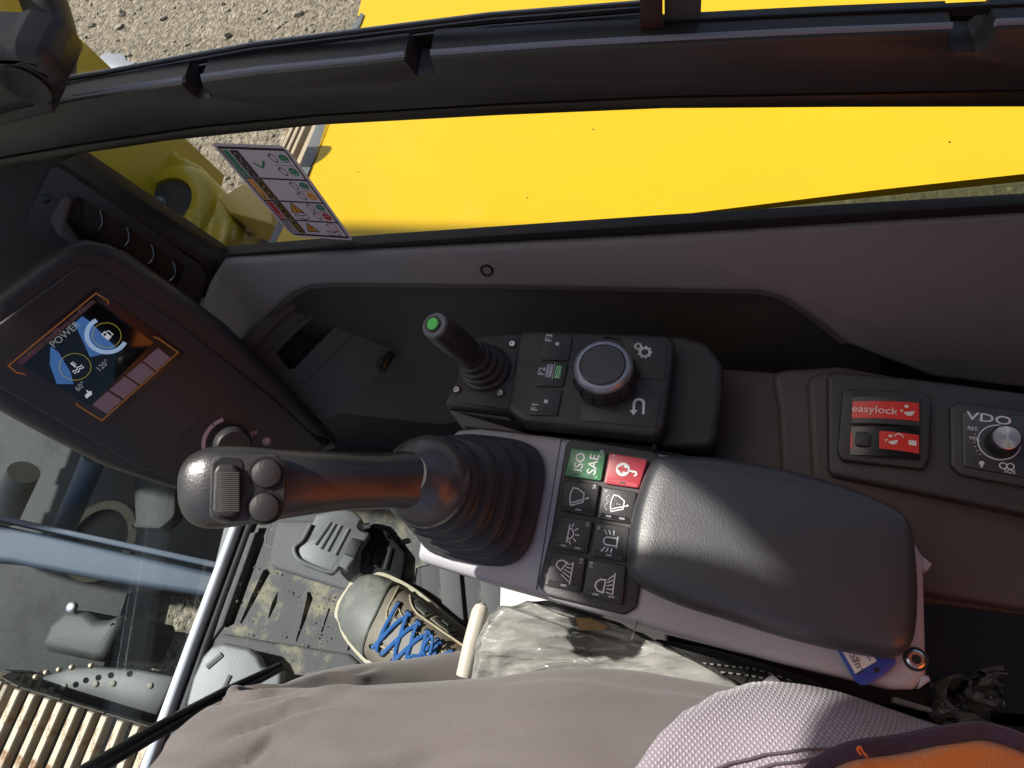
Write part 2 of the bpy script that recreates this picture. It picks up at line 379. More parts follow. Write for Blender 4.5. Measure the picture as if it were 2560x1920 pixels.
lip = [(-260, 442), (190, 366), (500, 320), (800, 291), (1250, 264), (1660, 246), (2100, 238), (2800, 223), (2800, 266), (2560, 270), (2100, 271), (1660, 274), (1250, 291), (800, 315), (422, 354), (186, 389), (-260, 470)]
f, uv = side(lip, 0.369); obj('window_seal', prism(uv, f, -0.012, 0, 0.002, 2), mat('olive_black_rubber', (0.020, 0.019, 0.013), 0.4, bump=(300, 0.2, 0.0005)), cab)
line = lambda L, d: [(x, y + d) for x, y in L]
t0 = [(-260, 262), (253, 179), (440, 143), (633, 108), (900, 74), (1222, 34), (1602, 4)]
chan = line(t0, 16) + [(1640, 60), (2800, 4), (2800, 75), (2384, 95), (1700, 125), (900, 180), (456, 232), (-260, 368)]
f, uv = side(chan, 0.392); obj('window_channel', prism(uv, f, -0.006, 0), M_black, cab)
for d0, d1, X, nm in ((0, 4, 0.3840, M_edge), (5, 11, 0.3825, M_black), (12, 15, 0.3835, M_edge), (16, 24, 0.3840, M_black), (32, 35, 0.3865, M_bar)):
    f, uv = side(line(t0, d0) + line(t0, d1)[::-1], X); obj('window_rail', prism(uv, f, -0.0015, 0), nm, cab)
f, uv = side([(1600, -260), (1655, -260), (1657, 92), (1600, 92)], 0.374); obj('sash_post', prism(uv, f, -0.012, 0, 0.001, 2), mat('brown_black_sash', (0.050, 0.026, 0.020), 0.45), cab)
f, uv = side([(1660, -260), (1762, -260), (1752, 44), (1740, 66), (1662, 84)], 0.380); obj('sash_felt', prism(uv, f, -0.008, 0), mat('grey_felt', (0.06, 0.065, 0.06), 0.9, bump=(300, 0.8, 0.001)), cab)
f, uv = side([(1662, 54), (1750, 49), (2560, 11), (2800, 0), (2800, 24), (1662, 76)], 0.379); obj('window_rail', prism(uv, f, -0.002, 0, 0.0008, 1), M_gloss, cab)
# pale rolled upper edge of the bar, in runs between the notches
for run in (((181, 253), (330, 229), (454, 211)), ((500, 205), (640, 186), (900, 162), (1010, 149)), ((1074, 146), (1400, 124), (1700, 108), (2050, 92), (2384, 80)), ((2495, 72), (2800, 60))):
    f = Fr((0.3605, 0, 0), (-1, 0, 0), (0, -1, 0))
    obj('bar_edge', tube([f.pt(*f.px(x, y + 4)) + V((0.006, 0, 0.0)) for x, y in run], 0.0021, 8), M_edge, cab)
# lower sill seal and front edge of the fixed pane
f, uv = side([(186, 389), (561, 637), (800, 618), (1660, 561), (2560, 510), (2800, 496), (2800, 540), (1660, 596), (800, 640), (556, 664), (500, 640), (150, 405)], 0.372)
obj('window_gasket', prism(uv, f, -0.010, 0, 0.0015, 2), M_black, cab)
# front corner wall with the vent, forward of the pane
FV = Fr(ax(330, 590, 0.372), (-0.80, -0.44, 0.41), (0, -1, 0))
wallp = FV.pxs([(150, 372), (186, 392), (570, 650), (600, 720), (540, 770), (520, 712), (498, 764), (470, 860), (200, 900), (-300, 800), (-300, 360)])
obj('corner_panel', prism(wallp, FV, -0.03, 0, 0.004, 2), mat('olive_black_panel', (0.026, 0.024, 0.016), 0.55, bump=(420, 0.5, 0.0007)), cab)
# roof, rear wall, pillars, left side: outside the picture, they shade the cab
FRf = Fr((0, 0, 0), (0, 0, 1), (1, 0, 0)); light_hatch = rpoly([(-0.56, 0.02), (0.25, 0.02), (0.25, 0.56), (-0.56, 0.56)], 0.05)  # glazed roof opening added so sun falls on the vest
obj('roof', holed(rpoly([(-0.66, -0.85), (0.42, -0.85), (0.42, ROOF_Y), (-0.66, ROOF_Y)], 0.06), [light_hatch], FRf, 1.50, 1.56), M_bar, cab)
obj('light_hatch_pane', prism(light_hatch, FRf, 1.52, 1.524), M_glass, cab, smooth=0)
obj('rear_wall', box(-0.62, 0.40, -0.86, -0.82, -0.05, 1.10), M_trim2, cab)
obj('pillar', tube([(0.395, 0.64, 0.15), (0.395, 0.60, 0.8), (0.395, 0.64, 1.5)], 0.028, 10), M_bar, cab)
obj('pillar', tube([(-0.64, 0.66, -0.05), (-0.64, 0.62, 0.8), (-0.64, 0.64, 1.5)], 0.03, 10), M_bar, cab)
obj('pillar', tube([(0.40, -0.82, 0.3), (0.40, -0.82, 1.5)], 0.035, 10), M_bar, cab)
obj('pillar', tube([(-0.64, -0.82, -0.05), (-0.64, -0.82, 1.5)], 0.035, 10), M_bar, cab)
obj('door_panel', box(-0.66, -0.63, -0.80, 0.62, -0.05, 0.42), M_trim2, cab)
f, uv = side([(505, 652), (630, 655), (600, 830), (470, 830)], 0.383); obj('corner_filler', prism(uv, f, -0.006, 0), M_black, cab)
# panes
f, uv = side([(170, 380), (561, 645), (2900, 500), (2900, 255), (1660, 262), (422, 345)], 0.377)
obj('side_pane', prism(uv, f, -0.004, 0), M_glass, cab, smooth=0)
f, uv = side([(-260, 262), (253, 179), (633, 108), (1222, 34), (1600, 4), (1600, -900), (-260, -900)], 0.388)
obj('side_pane', prism(uv, f, -0.003, 0), M_glass, cab, smooth=0)
f, uv = side([(1655, 70), (2900, 0), (2900, -900), (1655, -900)], 0.383)
obj('side_pane', prism(uv, f, -0.003, 0), M_glass, cab, smooth=0)
ff = Fr((0, 0.685, 0), (0, -1, 0), (1, 0, 0))
obj('front_pane', prism([(-0.62, -0.02), (0.37, -0.02), (0.37, 0.72), (-0.62, 0.72)], ff, -0.003, 0.003), M_glassf, cab, smooth=0)
# lower inner side wall, dark
obj('lower_wall', box(0.355, 0.375, -0.85, 0.66, -0.02, 0.43), M_dark, cab)

# ------------------------------------------------------------------ floor
obj('cab_floor', box(-0.62, 0.355, -0.80, 0.655, -0.06, 0.0), M_dark, kind='structure', smooth=0)

# ------------------------------------------------------------------ grey side trim under the window
trim = thing('side_trim', 'grained grey trim panel under the side window with a screw', 'trim panel', (0.34, 0.0, 0.40))
FT = Fr((0.362, 0, 0.503), (-1, 0, 0.5), (0, -1, 0))
tp = [(556, 654), (800, 638), (1660, 594), (2800, 522), (2800, 1022), (2560, 975), (2330, 945), (2117, 862), (2060, 815), (2010, 778), (1960, 748), (1897, 732), (1620, 727), (1157, 717), (830, 714), (770, 720), (730, 737), (690, 770), (612, 856), (590, 900), (470, 900), (500, 764), (520, 712), (540, 678)]
tuv = FT.pxs(tp)
tobj = obj('panel', prism(tuv, FT, -0.016, 0, 0.006, 4), M_trim, trim)
a = FT.at(*FT.px(1217, 676)); sc = obj('screw', join(lathe(a, [(0.0062, -0.001), (0.0062, 0.0004), (0.0055, 0.0012), (0.0045, 0.0012), (0.004, -0.0005)], 20)), M_gloss, trim)
obj('socket', lathe(a, [(0.0024, -0.0004), (0.0024, 0.0003), (0.001, 0.0003)], 6), M_steel, sc)

lipL = FT.pxs([(600, 880), (612, 858), (690, 774), (730, 741), (770, 724), (830, 718), (1157, 721), (1620, 731), (1897, 736), (1960, 752), (2010, 783), (2060, 820), (2117, 866)])
obj('rolled_lip', tube([FT.pt(a_, b_, -0.009) for a_, b_ in lipL], 0.0045, 10), M_trim2, trim)
# recess behind the levers
rec = thing('side_recess', 'dark moulded recess below the grey trim', 'recess panel', (0.35, 0.1, 0.30))
FRc = Fr((0.352, 0, 0.44), (-1, 0, 0.30), (0, -1, 0))
obj('back_wall', prism(FRc.pxs([(560, 690), (2200, 700), (2200, 960), (1700, 990), (1100, 1060), (560, 1000)]), FRc, -0.01, 0), mat('recess_plastic', (0.050, 0.047, 0.038), 0.6, bump=(520, 0.4, 0.0006)), rec)
FP = Fr(az(850, 880, 0.40), (-0.42, -0.42, 0.80), (0, -1, 0))
slot = rpoly(FP.pxs([(690, 883), (735, 835), (779, 796), (820, 768), (856, 760), (886, 761), (889, 766), (733, 923), (721, 923)]), 0.003, 3)
base = [(560, 900), (606, 868), (700, 768), (745, 738), (810, 722), (1180, 722), (1180, 765), (1040, 772), (1060, 826), (1000, 880), (900, 980), (822, 1048), (700, 1010), (600, 960)]
obj('moulding', holed(FP.pxs(base), [slot], FP, -0.03, 0.0), M_trim2, rec, smooth=40)
obj('pocket_floor', prism(slot, FP, -0.032, -0.028), M_black, rec)
for L_, r_ in (([(600, 885), (640, 840), (700, 780), (752, 748), (830, 733), (1000, 733), (1180, 736)], 0.0085), ([(640, 925), (700, 858), (762, 804), (820, 763), (869, 751), (912, 752), (938, 764)], 0.0030)):
    obj('ridge', tube([FP.pt(a_, b_, -0.001) for a_, b_ in [tuple(q) for q in spline(FP.pxs(L_), 5)]], r_, 14), M_trim2, rec)
printed('seam', stroke(FP.pxs([(944, 772), (756, 962)]), 0.0007), FP, M_black, rec, 0.0006)
FL = FP.at(*FP.px(960, 900), -0.004)
clip = obj('latch', prism(FL.pxs([(940, 915), (948, 898), (975, 877), (982, 884), (978, 900), (962, 930), (954, 934)]), FL, -0.01, 0.012, 0.002, 2), M_gloss, rec)

# ------------------------------------------------------------------ air vent
vent = thing('air_vent', 'black louvred air vent catching yellow light beside the window pane', 'air vent', FV.o)
vr = rpoly(FV.pxs([(66, 548), (130, 415), (150, 412), (500, 655), (520, 690), (470, 760), (250, 640), (95, 590)]), 0.02, 5)
vs_slot = rpoly(FV.pxs([(172, 545), (190, 485), (210, 488), (466, 660), (440, 722), (420, 726), (240, 610), (190, 575)]), 0.006, 4)
obj('bezel', holed(vr, [vs_slot], FV, -0.02, 0.006), M_dark, vent)
obj('cavity', prism(vs_slot, FV, -0.03, -0.024), M_black, vent)
obj('rim', prism(rpoly(FV.pxs([(130, 540), (165, 480), (184, 488), (170, 545), (200, 590), (240, 615), (230, 622), (150, 580)]), 0.004), FV, 0.006, 0.009, 0.001, 2), M_trim2, vent)
for (x0, y0), (x1, y1) in (((190, 488), (176, 560)), ((248, 530), (224, 580)), ((315, 572), (292, 618)), ((376, 614), (356, 660)), ((430, 655), (412, 702))):
    p0, p1 = FV.px(x0, y0), FV.px(x1, y1); d = (V(p1) - V(p0)); q = V((-d.y, d.x)).normalized()
    L = []
    for k in range(9):
        t = k / 8; c = V(p0) + d * (t * 1.25 - 0.12) + q * (0.006 * math.sin(math.pi * t)); L.append(c)
    vv, fc = [], []; e_ = V((0.86, 0.10, -0.50))
    for k, c in enumerate(L):
        w_ = 0.35 + 0.65 * math.sin(math.pi * (0.08 + 0.84 * k / 8))
        for base_, th in ((0.0, -0.0007), (0.0, 0.0007), (1.0, 0.0007), (1.0, -0.0007)):
            vv.append(FV.pt(c.x, c.y, 0.002) + e_ * (0.022 * w_ * base_) + V((0, th, 0)))
    for k in range(8):
        for j in range(4): fc.append((k * 4 + j, k * 4 + (j + 1) % 4, k * 4 + 4 + (j + 1) % 4, k * 4 + 4 + j))
    fc += [(0, 1, 2, 3), (35, 34, 33, 32)]
    obj('slat', (vv, fc), mat('satin_slat_plastic', (0.05, 0.048, 0.04), 0.22, spec=1.0), vent)
a = FV.at(*FV.px(118, 490), 0.006); obj('screw', lathe(a, [(0.004, -0.001), (0.004, 0.001), (0.002, 0.0015)], 14), M_gloss, vent)

# ================================================================== joystick console (pale grey plate)
NK = (-0.05, 0.10, 1.0)                                     # the console dips slightly to the front
FC = Fr(az(1490, 1310, 0.452), NK, (0, -1, 0)); _a = FC.px(1560, 1321); FC = Fr(FC.o, NK, FC.u * _a[0] + FC.v * _a[1])
con = thing('joystick_console', 'pale grey console plate carrying the joystick and the switch keys', 'console', az(1600, 1400, 0.30))
cp = [(1122, 1092), (1141, 1072), (1200, 1067), (1390, 1089), (1700, 1139), (2240, 1270), (2312, 1390), (2320, 1690), (2290, 1724), (2242, 1724), (2040, 1676), (1871, 1633), (1660, 1580), (1500, 1532), (1227, 1457), (1050, 1402), (1040, 1390), (1050, 1330)]
obj('plate', prism(rpoly(FC.pxs(cp), 0.006, 3), FC, -0.034, 0, 0.007, 4), M_lgrey, con)
obj('underside', prism(inset(ccw(FC.pxs(cp)), 0.02), FC, -0.10, -0.034), M_dark, con)
for q in ([(2304, 1384), (2334, 1408), (2322, 1426), (2304, 1424)], [(2300, 1684), (2326, 1690), (2330, 1702), (2300, 1722)]):
    obj('lug', prism(FC.pxs(q), FC, -0.03, -0.002, 0.002, 2), M_lgrey, con)
obj('seam', prism([q for q in FC.pxs([(1402, 1098), (1404, 1098), (1343, 1474), (1340, 1474)])], FC, -0.001, 0.0004), M_trim2, con)
obj('seam', prism([q for q in FC.pxs([(1592, 1553), (1595, 1553), (1580, 1600), (1577, 1600)])], FC, -0.001, 0.0004), M_trim2, con)
a = FC.at(*FC.px(2289, 1648)); sc = obj('screw', lathe(a, [(0.0058, -0.001), (0.0058, 0.0012), (0.0046, 0.002), (0.003, 0.002), (0.0026, 0.0006)], 20), M_zinc, con)
obj('washer', lathe(a, [(0.0076, -0.001), (0.0076, 0.0007), (0.0059, 0.0007)], 20), M_black, con)

# ------------------------------------------------------------------ switch keypad
kp = thing('switch_keypad', 'black keypad of eight symbol keys beside the armrest pad', 'keypad', FC.pt(0, 0, 0))
ko = rpoly(FC.pxs([(1416, 1112), (1436, 1099), (1632, 1130), (1664, 1152), (1640, 1260), (1592, 1520), (1562, 1538), (1370, 1491), (1346, 1462), (1380, 1330)]), 0.005, 4)
obj('frame', prism(ko, FC, -0.002, 0.0035, 0.0018, 3), M_dark, kp)
ki = FC.pxs([(1427, 1119), (1623, 1148), (1560, 1516), (1361, 1465)])
obj('well', prism(rpoly(ki, 0.002, 2), FC, 0.0036, 0.0040), mat('keypad_well', (0.055, 0.052, 0.050), 0.6), kp)
KEYS = [
 [[(1429, 1121), (1516, 1131), (1503, 1203), (1412, 1190)], [(1524, 1132), (1620, 1150), (1597, 1222), (1511, 1209)]],
 [[(1410, 1202), (1500, 1212), (1487, 1292), (1402, 1275)], [(1508, 1217), (1593, 1231), (1577, 1309), (1495, 1296)]],
 [[(1397, 1291), (1483, 1304), (1468, 1384), (1382, 1368)], [(1491, 1306), (1575, 1319), (1564, 1406), (1477, 1389)]],
 [[(1381, 1379), (1466, 1394), (1452, 1482), (1363, 1463)], [(1471, 1398), (1566, 1416), (1556, 1513), (1458, 1485)]]]
TXT = [['C18', '4'], ['56', '4'], ['34', '90'], ['1/2', '7/8']]
def icon(i, j):
    """symbols drawn as the operator sees them: x to the right, y forward; unit = key width"""
    P = []
    if (i, j) == (0, 0):
        P += text('ISO', 0.36, 0.02, 0.16, bold=0.012) + text('SAE', 0.36, 0.02, -0.22, bold=0.012)
    if (i, j) == (1, 0) or (i, j) == (1, 1):
        dx = 0.0 if j == 0 else 0.02; dy = 0.02 if j == 0 else -0.06
        P += stroke([(0.24 + dx, 0.05 + dy)] + arcp(0.0 + dx, -0.38 + dy, 0.62, 66, 114, 10) + [(-0.12 + dx, -0.14 + dy), (0.12 + dx, -0.14 + dy)], 0.035, True)
        P += stroke([(0.0 + dx, -0.25 + dy), (-0.17 + dx, 0.18 + dy)], 0.034)
        P += [circ(0.0 + dx, -0.25 + dy, 0.035, 10)]
        if j == 1:
            for k in range(4): P.append(circ(0.02, -0.02 - 0.035 * k + 0.03, 0.012, 8))
            for sx in (-1, 1):
                for k in range(5): a_ = R(20 + 38 * k); P.append(circ(0.02 + sx * 0.12 + 0.09 * math.cos(a_), 0.26 + 0.08 * math.sin(a_), 0.016, 8))
    if (i, j) == (2, 0):
        P += stroke([(-0.26, 0.12), (0.26, 0.12)], 0.036) + stroke(arcp(0, 0.12, 0.15, 180, 360, 14), 0.036)
        for k in range(5): a_ = R(200 + 35 * k); P += stroke([(0.2 * math.cos(a_), 0.12 + 0.2 * math.sin(a_)), (0.32 * math.cos(a_), 0.12 + 0.32 * math.sin(a_))], 0.034)
    if (i, j) == (2, 1):
        P += stroke([(-0.17, -0.2), (0.17, -0.2)], 0.045) + stroke([(-0.11, -0.18), (-0.11, 0.08)] + arcp(0, 0.08, 0.11, 180, 0, 10)[1:-1] + [(0.11, 0.08), (0.11, -0.18)], 0.04)
        for k in range(3):
            for sx in (-1, 1): a_ = R(40 - 35 * k); P += stroke([(sx * (0.15 + 0.03), 0.1 + 0.02 - 0.1 * k), (sx * (0.15 + 0.17), 0.22 - 0.14 * k)], 0.036)
    if (i, j) == (3, 0) or (i, j) == (3, 1):
        fl = 1 if j == 0 else -1
        sx = fl
        P += stroke([(-0.0 * sx, 0.14), (0.24 * sx, 0.0)] + [(0.28 * sx, 0.16), (0.22 * sx, 0.27), (0.1 * sx, 0.29)], 0.038, True) if j == 0 else stroke([(-0.30, 0.0), (0.02, -0.03), (0.02, 0.10), (-0.06, 0.2), (-0.17, 0.22), (-0.27, 0.14)], 0.038, True)
        P += stroke([(0.28, -0.17), (-0.32, -0.17)] if j == 0 else [(0.22, -0.24), (-0.36, -0.24)], 0.036)
        for k in range(5):
            if j == 0: P += stroke([(0.2 - 0.075 * k, -0.01 + 0.03 * k), (0.22 - 0.12 * k, -0.14)], 0.028)
            else: P += stroke([(-0.27 + 0.075 * k, -0.06 - 0.005 * k), (-0.30 + 0.115 * k, -0.21)], 0.028)
    return P
for i in range(4):
    for j in range(2):
        q = KEYS[i][j]; mm = M_green if (i, j) == (0, 0) else M_red if (i, j) == (0, 1) else M_dark
        uv = FC.pxs(q, 0.006); k = obj('key', prism(rpoly(uv, 0.0016, 3), FC, 0.004, 0.0075, 0.001, 2), mm, kp)
        u = [V(c) for c in uv]; cen = sum(u, V((0, 0))) / 4; right = ((u[0] + u[1]) - (u[2] + u[3])) / 2; fwd = ((u[0] + u[3]) - (u[1] + u[2])) / 2
        fk = Fr(FC.pt(cen.x, cen.y, 0.0075), FC.n, FC.u * right.x + FC.v * right.y); kk = fwd.length
        bar = [(-right.length * 0.46, -kk * 0.42), (-right.length * 0.33, -kk * 0.42), (-right.length * 0.33, kk * 0.42), (-right.length * 0.46, kk * 0.42)]
        obj('light_bar', prism(bar, fk, -0.0005, 0.0005, 0.0002, 1), M_gloss if mm is M_dark else mm, k)
        led = [[(-right.length * 0.43, -kk * 0.10 + o_), (-right.length * 0.37, -kk * 0.10 + o_), (-right.length * 0.37, kk * 0.06 + o_), (-right.length * 0.43, kk * 0.06 + o_)] for o_ in ((0,) if (i + j) % 2 else (-kk * 0.2, kk * 0.2))]
        printed('indicator', led, fk, mat('indicator_lens', (0.30, 0.30, 0.33), 0.3) if mm is M_dark else M_dark, k, 0.0007)
        if (i, j) == (0, 1):
            printed('symbol', [circ(0.02 * kk, 0.06 * kk, 0.19 * kk, 26)] + place(stroke([(0, 0), (0, -0.1)] + arcp(-0.05, -0.16, 0.055, 50, -180, 10), 0.05), kk, 0.02 * kk, -0.11 * kk), fk, M_white, k, 0.0005)
            printed('arrow', [[(c * kk + 0.02 * kk, d * kk + 0.06 * kk) for c, d in ((0, 0.15), (-0.13, 0.0), (-0.055, 0.0), (-0.055, -0.13), (0.055, -0.13), (0.055, 0.0), (0.13, 0.0))]], fk, M_red, k, 0.0008)
        else: printed('symbol', place(icon(i, j), kk), fk, M_white, k, 0.0005)
        sx = 0.36 if i < 2 else 0.34
        printed('lettering', place(text(TXT[i][j], 0.13, 0.34, -0.38 if j == 0 else 0.38), kk), fk, M_white, k, 0.0006)

# ------------------------------------------------------------------ armrest pad
arm = thing('armrest_pad', 'smooth black foam armrest pad above the pale console', 'armrest', az(1930, 1380, 0.46))
FA = Fr(az(1930, 1380, 0.502), (-0.03, 0.06, 1.0), (0, -1, 0))
apx = [(1600, 1196), (1622, 1152), (1646, 1130), (1700, 1127), (1800, 1132), (1900, 1147), (1990, 1166), (2100, 1196), (2200, 1233), (2265, 1268), (2292, 1310), (2303, 1380), (2308, 1470), (2304, 1560), (2290, 1610), (2262, 1634), (2220, 1637), (2080, 1610), (1960, 1580), (1850, 1546), (1700, 1500), (1610, 1460), (1574, 1432), (1563, 1400), (1568, 1330), (1580, 1260)]
au = ccw(FA.pxs(apx)); au = [tuple(q) for q in spline(au + [au[0]], 3)][:-1]
cxa = sum(p for p, q in au) / len(au); cya = sum(q for p, q in au) / len(au)
L = []
for d, z in ((0.004, -0.040), (0.0, -0.034), (-0.001, -0.024), (0.0, -0.013), (0.0025, -0.0065), (0.006, -0.0022), (0.010, -0.0004)): L.append([FA.pt(p, q, z) for p, q in inset(au, d)])
for k_, z in ((0.12, 0.0006), (0.3, 0.0016), (0.6, 0.0026), (0.9, 0.003)): L.append([FA.pt(p + (cxa - p) * k_, q + (cya - q) * k_, z) for p, q in inset(au, 0.010)])
obj('pad', loft(L), M_arm, arm)
obj('base_plate', prism(inset(au, 0.022), FA, -0.052, -0.040), M_dark, arm)

# ------------------------------------------------------------------ main joystick
js = thing('joystick', 'black pistol grip joystick with thumb wheel rising from a rubber bellows', 'joystick', az(1210, 1245, 0.452))
bc = FC.pt(*FC.px(1208, 1246)); tcn = az(1066, 1202, 0.535); axis = (tcn - bc).normalized()
def sq(fr_o, n, ru, r, e, m=40, up=None):
    f_ = Fr(fr_o, n, up or FC.u); out = []
    for i in range(m):
        a_ = 2 * math.pi * i / m; c, s_ = math.cos(a_), math.sin(a_)
        c = math.copysign(abs(c) ** (2 / e), c); s_ = math.copysign(abs(s_) ** (2 / e), s_); out.append(f_.pt(ru * c, r * s_))
    return out
loops = []; NR = 6
steps = []
for k in range(NR):
    t = k / (NR - 1)
    steps += [(t, 0.99, 0.0), (t, 1.04, 0.22), (t, 1.035, 0.42), (t, 0.98, 0.56), (t, 0.86, 0.64), (t, 0.80, 0.82)]
for t, sc_, dz in steps:
    tt = min(1.0, t + dz / (NR - 1) * 0.98); rb = 0.0495 * (1 - t) + 0.0285 * t
    c = bc + (tcn - bc) * tt; n_ = (V(NK).normalized() * (1 - tt) + axis * tt).normalized()
    e = 3.6 * (1 - t) + 2.0 * t
    loops.append(sq(c, n_, rb * sc_, rb * sc_ * 1.04, e))
obj('bellows', loft(loops), M_boot, js)
fj = Fr(tcn, axis, FC.u)
obj('collar', lathe(fj, [(0.024, -0.016), (0.031, -0.010), (0.0335, -0.002), (0.033, 0.004), (0.030, 0.012), (0.024, 0.020), (0.015, 0.026)], 40), mat('slate_collar', (0.060, 0.060, 0.066), 0.28, spec=0.8, bump=(650, 0.3, 0.0005)), js)
sp = [az(1075, 1204, 0.540), az(1010, 1200, 0.552), az(940, 1203, 0.566), az(850, 1204, 0.582), az(760, 1208, 0.597), az(690, 1211, 0.607), az(620, 1214, 0.616), az(560, 1217, 0.621), az(520, 1219, 0.623), az(490, 1220, 0.624), az(474, 1221, 0.622)]
rd = [(0.021, 0.020), (0.0200, 0.019), (0.0185, 0.018), (0.0190, 0.018), (0.0205, 0.018), (0.0222, 0.0175), (0.0240, 0.0165), (0.0250, 0.016), (0.0245, 0.015), (0.0210, 0.0125), (0.012, 0.007)]
spn = spline(sp, 4); rdn = [tuple(q) for q in spline([V(r_).to_3d() for r_ in rd], 4)]; rdn = [(q[0], q[1]) for q in rdn]
upv = (CAM - sp[6]).normalized()
obj('grip', tube(spn, rdn, 32, up=upv, ex=2.6), M_grip, js)
# control face on the head of the grip
tan = (sp[9] - sp[5]).normalized(); nrm = (upv - tan * upv.dot(tan)).normalized()
FH = Fr(az(600, 1215, 0.620) + nrm * 0.0150, nrm, -tan)
obj('face_plate', prism(rpoly(FH.pxs([(528, 1150), (548, 1136), (690, 1136), (716, 1160), (712, 1280), (690, 1306), (560, 1312), (524, 1294)]), 0.005, 5), FH, -0.004, 0.0016, 0.001, 2), M_dark, js)
ws = obj('wheel_well', prism(rpoly(FH.pxs([(534, 1156), (560, 1142), (606, 1146), (614, 1200), (600, 1296), (580, 1304), (540, 1296), (528, 1270)]), 0.004, 4), FH, 0.0015, 0.0022, 0.0004, 1), M_black, js)
wu = rpoly(FH.pxs([(538, 1180), (548, 1160), (590, 1162), (602, 1182), (600, 1276), (590, 1290), (548, 1292), (534, 1278)]), 0.0035, 4)
wh = obj('thumb_wheel', prism(wu, FH, 0.001, 0.0062, 0.0022, 3), M_dark, js)
for k in range(20):
    y = 1182 + k * 5.0; p0, p1 = V(FH.px(540, y + 1, 0.006)), V(FH.px(598, y, 0.006))
    obj('rib', tube([FH.pt(p0.x, p0.y, 0.0058), FH.pt((p0.x + p1.x) / 2, (p0.y + p1.y) / 2, 0.0066), FH.pt(p1.x, p1.y, 0.0058)], 0.00042, 6), M_trim2, wh)
for (x, y) in ((668, 1184), (662, 1268)):
    a = FH.at(*FH.px(x, y)); r = 0.0088
    bt = obj('push_button', lathe(a, [(r, 0.0), (r, 0.0028), (r * 0.9, 0.0042), (r * 0.6, 0.0052), (r * 0.25, 0.0056)], 28), M_dark, js)
    obj('button_ring', lathe(a, [(r * 1.18, 0.001), (r * 1.18, 0.0022), (r * 1.04, 0.0022), (r * 1.04, 0.001)], 28, False, False), M_black, bt)

# ================================================================== side control box: jog dial, keys, small lever
jb = thing('control_box', 'charcoal control box with jog dial and function keys by the small lever', 'control box', az(1450, 960, 0.40))
FJ = Fr(az(1490, 960, 0.462), (0.02, 0.05, 1.0), (0, -1, 0)); _a = FJ.px(1590, 968); FJ = Fr(FJ.o, FJ.n, FJ.u * _a[0] + FJ.v * _a[1])
obj('lever_base', prism(rpoly(FJ.pxs([(1187, 831), (1313, 824), (1345, 832), (1310, 1040), (1262, 1023), (1103, 1006)]), 0.004, 3), FJ, -0.030, -0.004, 0.003, 3), M_dark, jb)
obj('housing', prism(rpoly(FJ.pxs([(1300, 828), (1368, 829), (1672, 842), (1688, 862), (1660, 1078), (1638, 1093), (1312, 1060), (1270, 1026)]), 0.008, 4), FJ, -0.05, 0.004, 0.005, 4), M_dark, jb)
obj('foot_rail', prism(FJ.pxs([(1146, 1044), (1320, 1062), (1650, 1098), (1720, 1112), (1716, 1136), (1390, 1088), (1200, 1066), (1142, 1066)]), FJ, -0.060, -0.022, 0.003, 2), M_black, jb)
obj('foot_rail', prism(FJ.pxs([(1110, 1008), (1262, 1025), (1312, 1062), (1640, 1096), (1640, 1104), (1310, 1070), (1150, 1052)]), FJ, -0.05, -0.012, 0.003, 2), M_trim2, jb)
keyp = {'F3': [(1360, 840), (1432, 842), (1422, 902), (1351, 900)], 'F2': [(1350, 906), (1421, 907), (1408, 967), (1338, 966)], 'F1': [(1336, 972), (1406, 974), (1394, 1040), (1324, 1038)]}
for nm, q in keyp.items():
    k = obj('function_key', prism(rpoly(FJ.pxs(q, 0.005), 0.002, 3), FJ, 0.0038, 0.0058, 0.0007, 2), M_dark, jb)
    c = FJ.px(*{'F3': (1376, 853), 'F2': (1358, 936), 'F1': (1341, 1024)}[nm]); printed('lettering', text(nm, 0.0082, c[0], c[1], 90, bold=0.01), FJ, M_white, k, 0.0061)
    if nm != 'F2':
        c = FJ.px(*((1396, 868) if nm == 'F3' else (1368, 1011))); printed('indicator', [rpoly([(c[0] - 0.0016, c[1] - 0.0016), (c[0] + 0.0016, c[1] - 0.0016), (c[0] + 0.0016, c[1] + 0.0016), (c[0] - 0.0016, c[1] + 0.0016)], 0.0006, 2)], FJ, M_white, k, 0.0061)
    else:
        c = FJ.px(1376, 935); w, h = 0.0026, 0.0062
        printed('mode_patch', [rpoly([(c[0] - w, c[1] - h), (c[0] + w, c[1] - h), (c[0] + w, c[1] + h), (c[0] - w, c[1] + h)], 0.001, 2)], FJ, mat('lavender_print', (0.52, 0.50, 0.60), 0.5), k, 0.0061)
        printed('lettering', text('POWER', 0.0034, c[0], c[1], 90), FJ, M_dark, k, 0.0064)
        c = FJ.px(1398, 938)
        printed('mode_patch', [rpoly([(c[0] - w, c[1] - h), (c[0] + w, c[1] - h), (c[0] + w, c[1] + h), (c[0] - w, c[1] + h)], 0.001, 2)], FJ, mat('eco_green_print', (0.13, 0.40, 0.17), 0.5), k, 0.0061)
        printed('lettering', text('ECO', 0.0058, c[0], c[1], 90), FJ, mat('pale_green_print', (0.55, 0.80, 0.58), 0.5), k, 0.0064)
        c = FJ.px(1387, 936); printed('divider', stroke([(c[0], c[1] - 0.008), (c[0], c[1] + 0.008)], 0.0005), FJ, M_white, k, 0.0063)
for q in ([(1490, 842), (1668, 852), (1662, 950), (1600, 946), (1555, 850)], [(1452, 1002), (1500, 1020), (1590, 968), (1656, 976), (1640, 1070), (1452, 1052)]):
    obj('panel_key', prism(rpoly(FJ.pxs(q, 0.004), 0.002, 3), FJ, 0.003, 0.0049, 0.0007, 2), M_dark, jb)
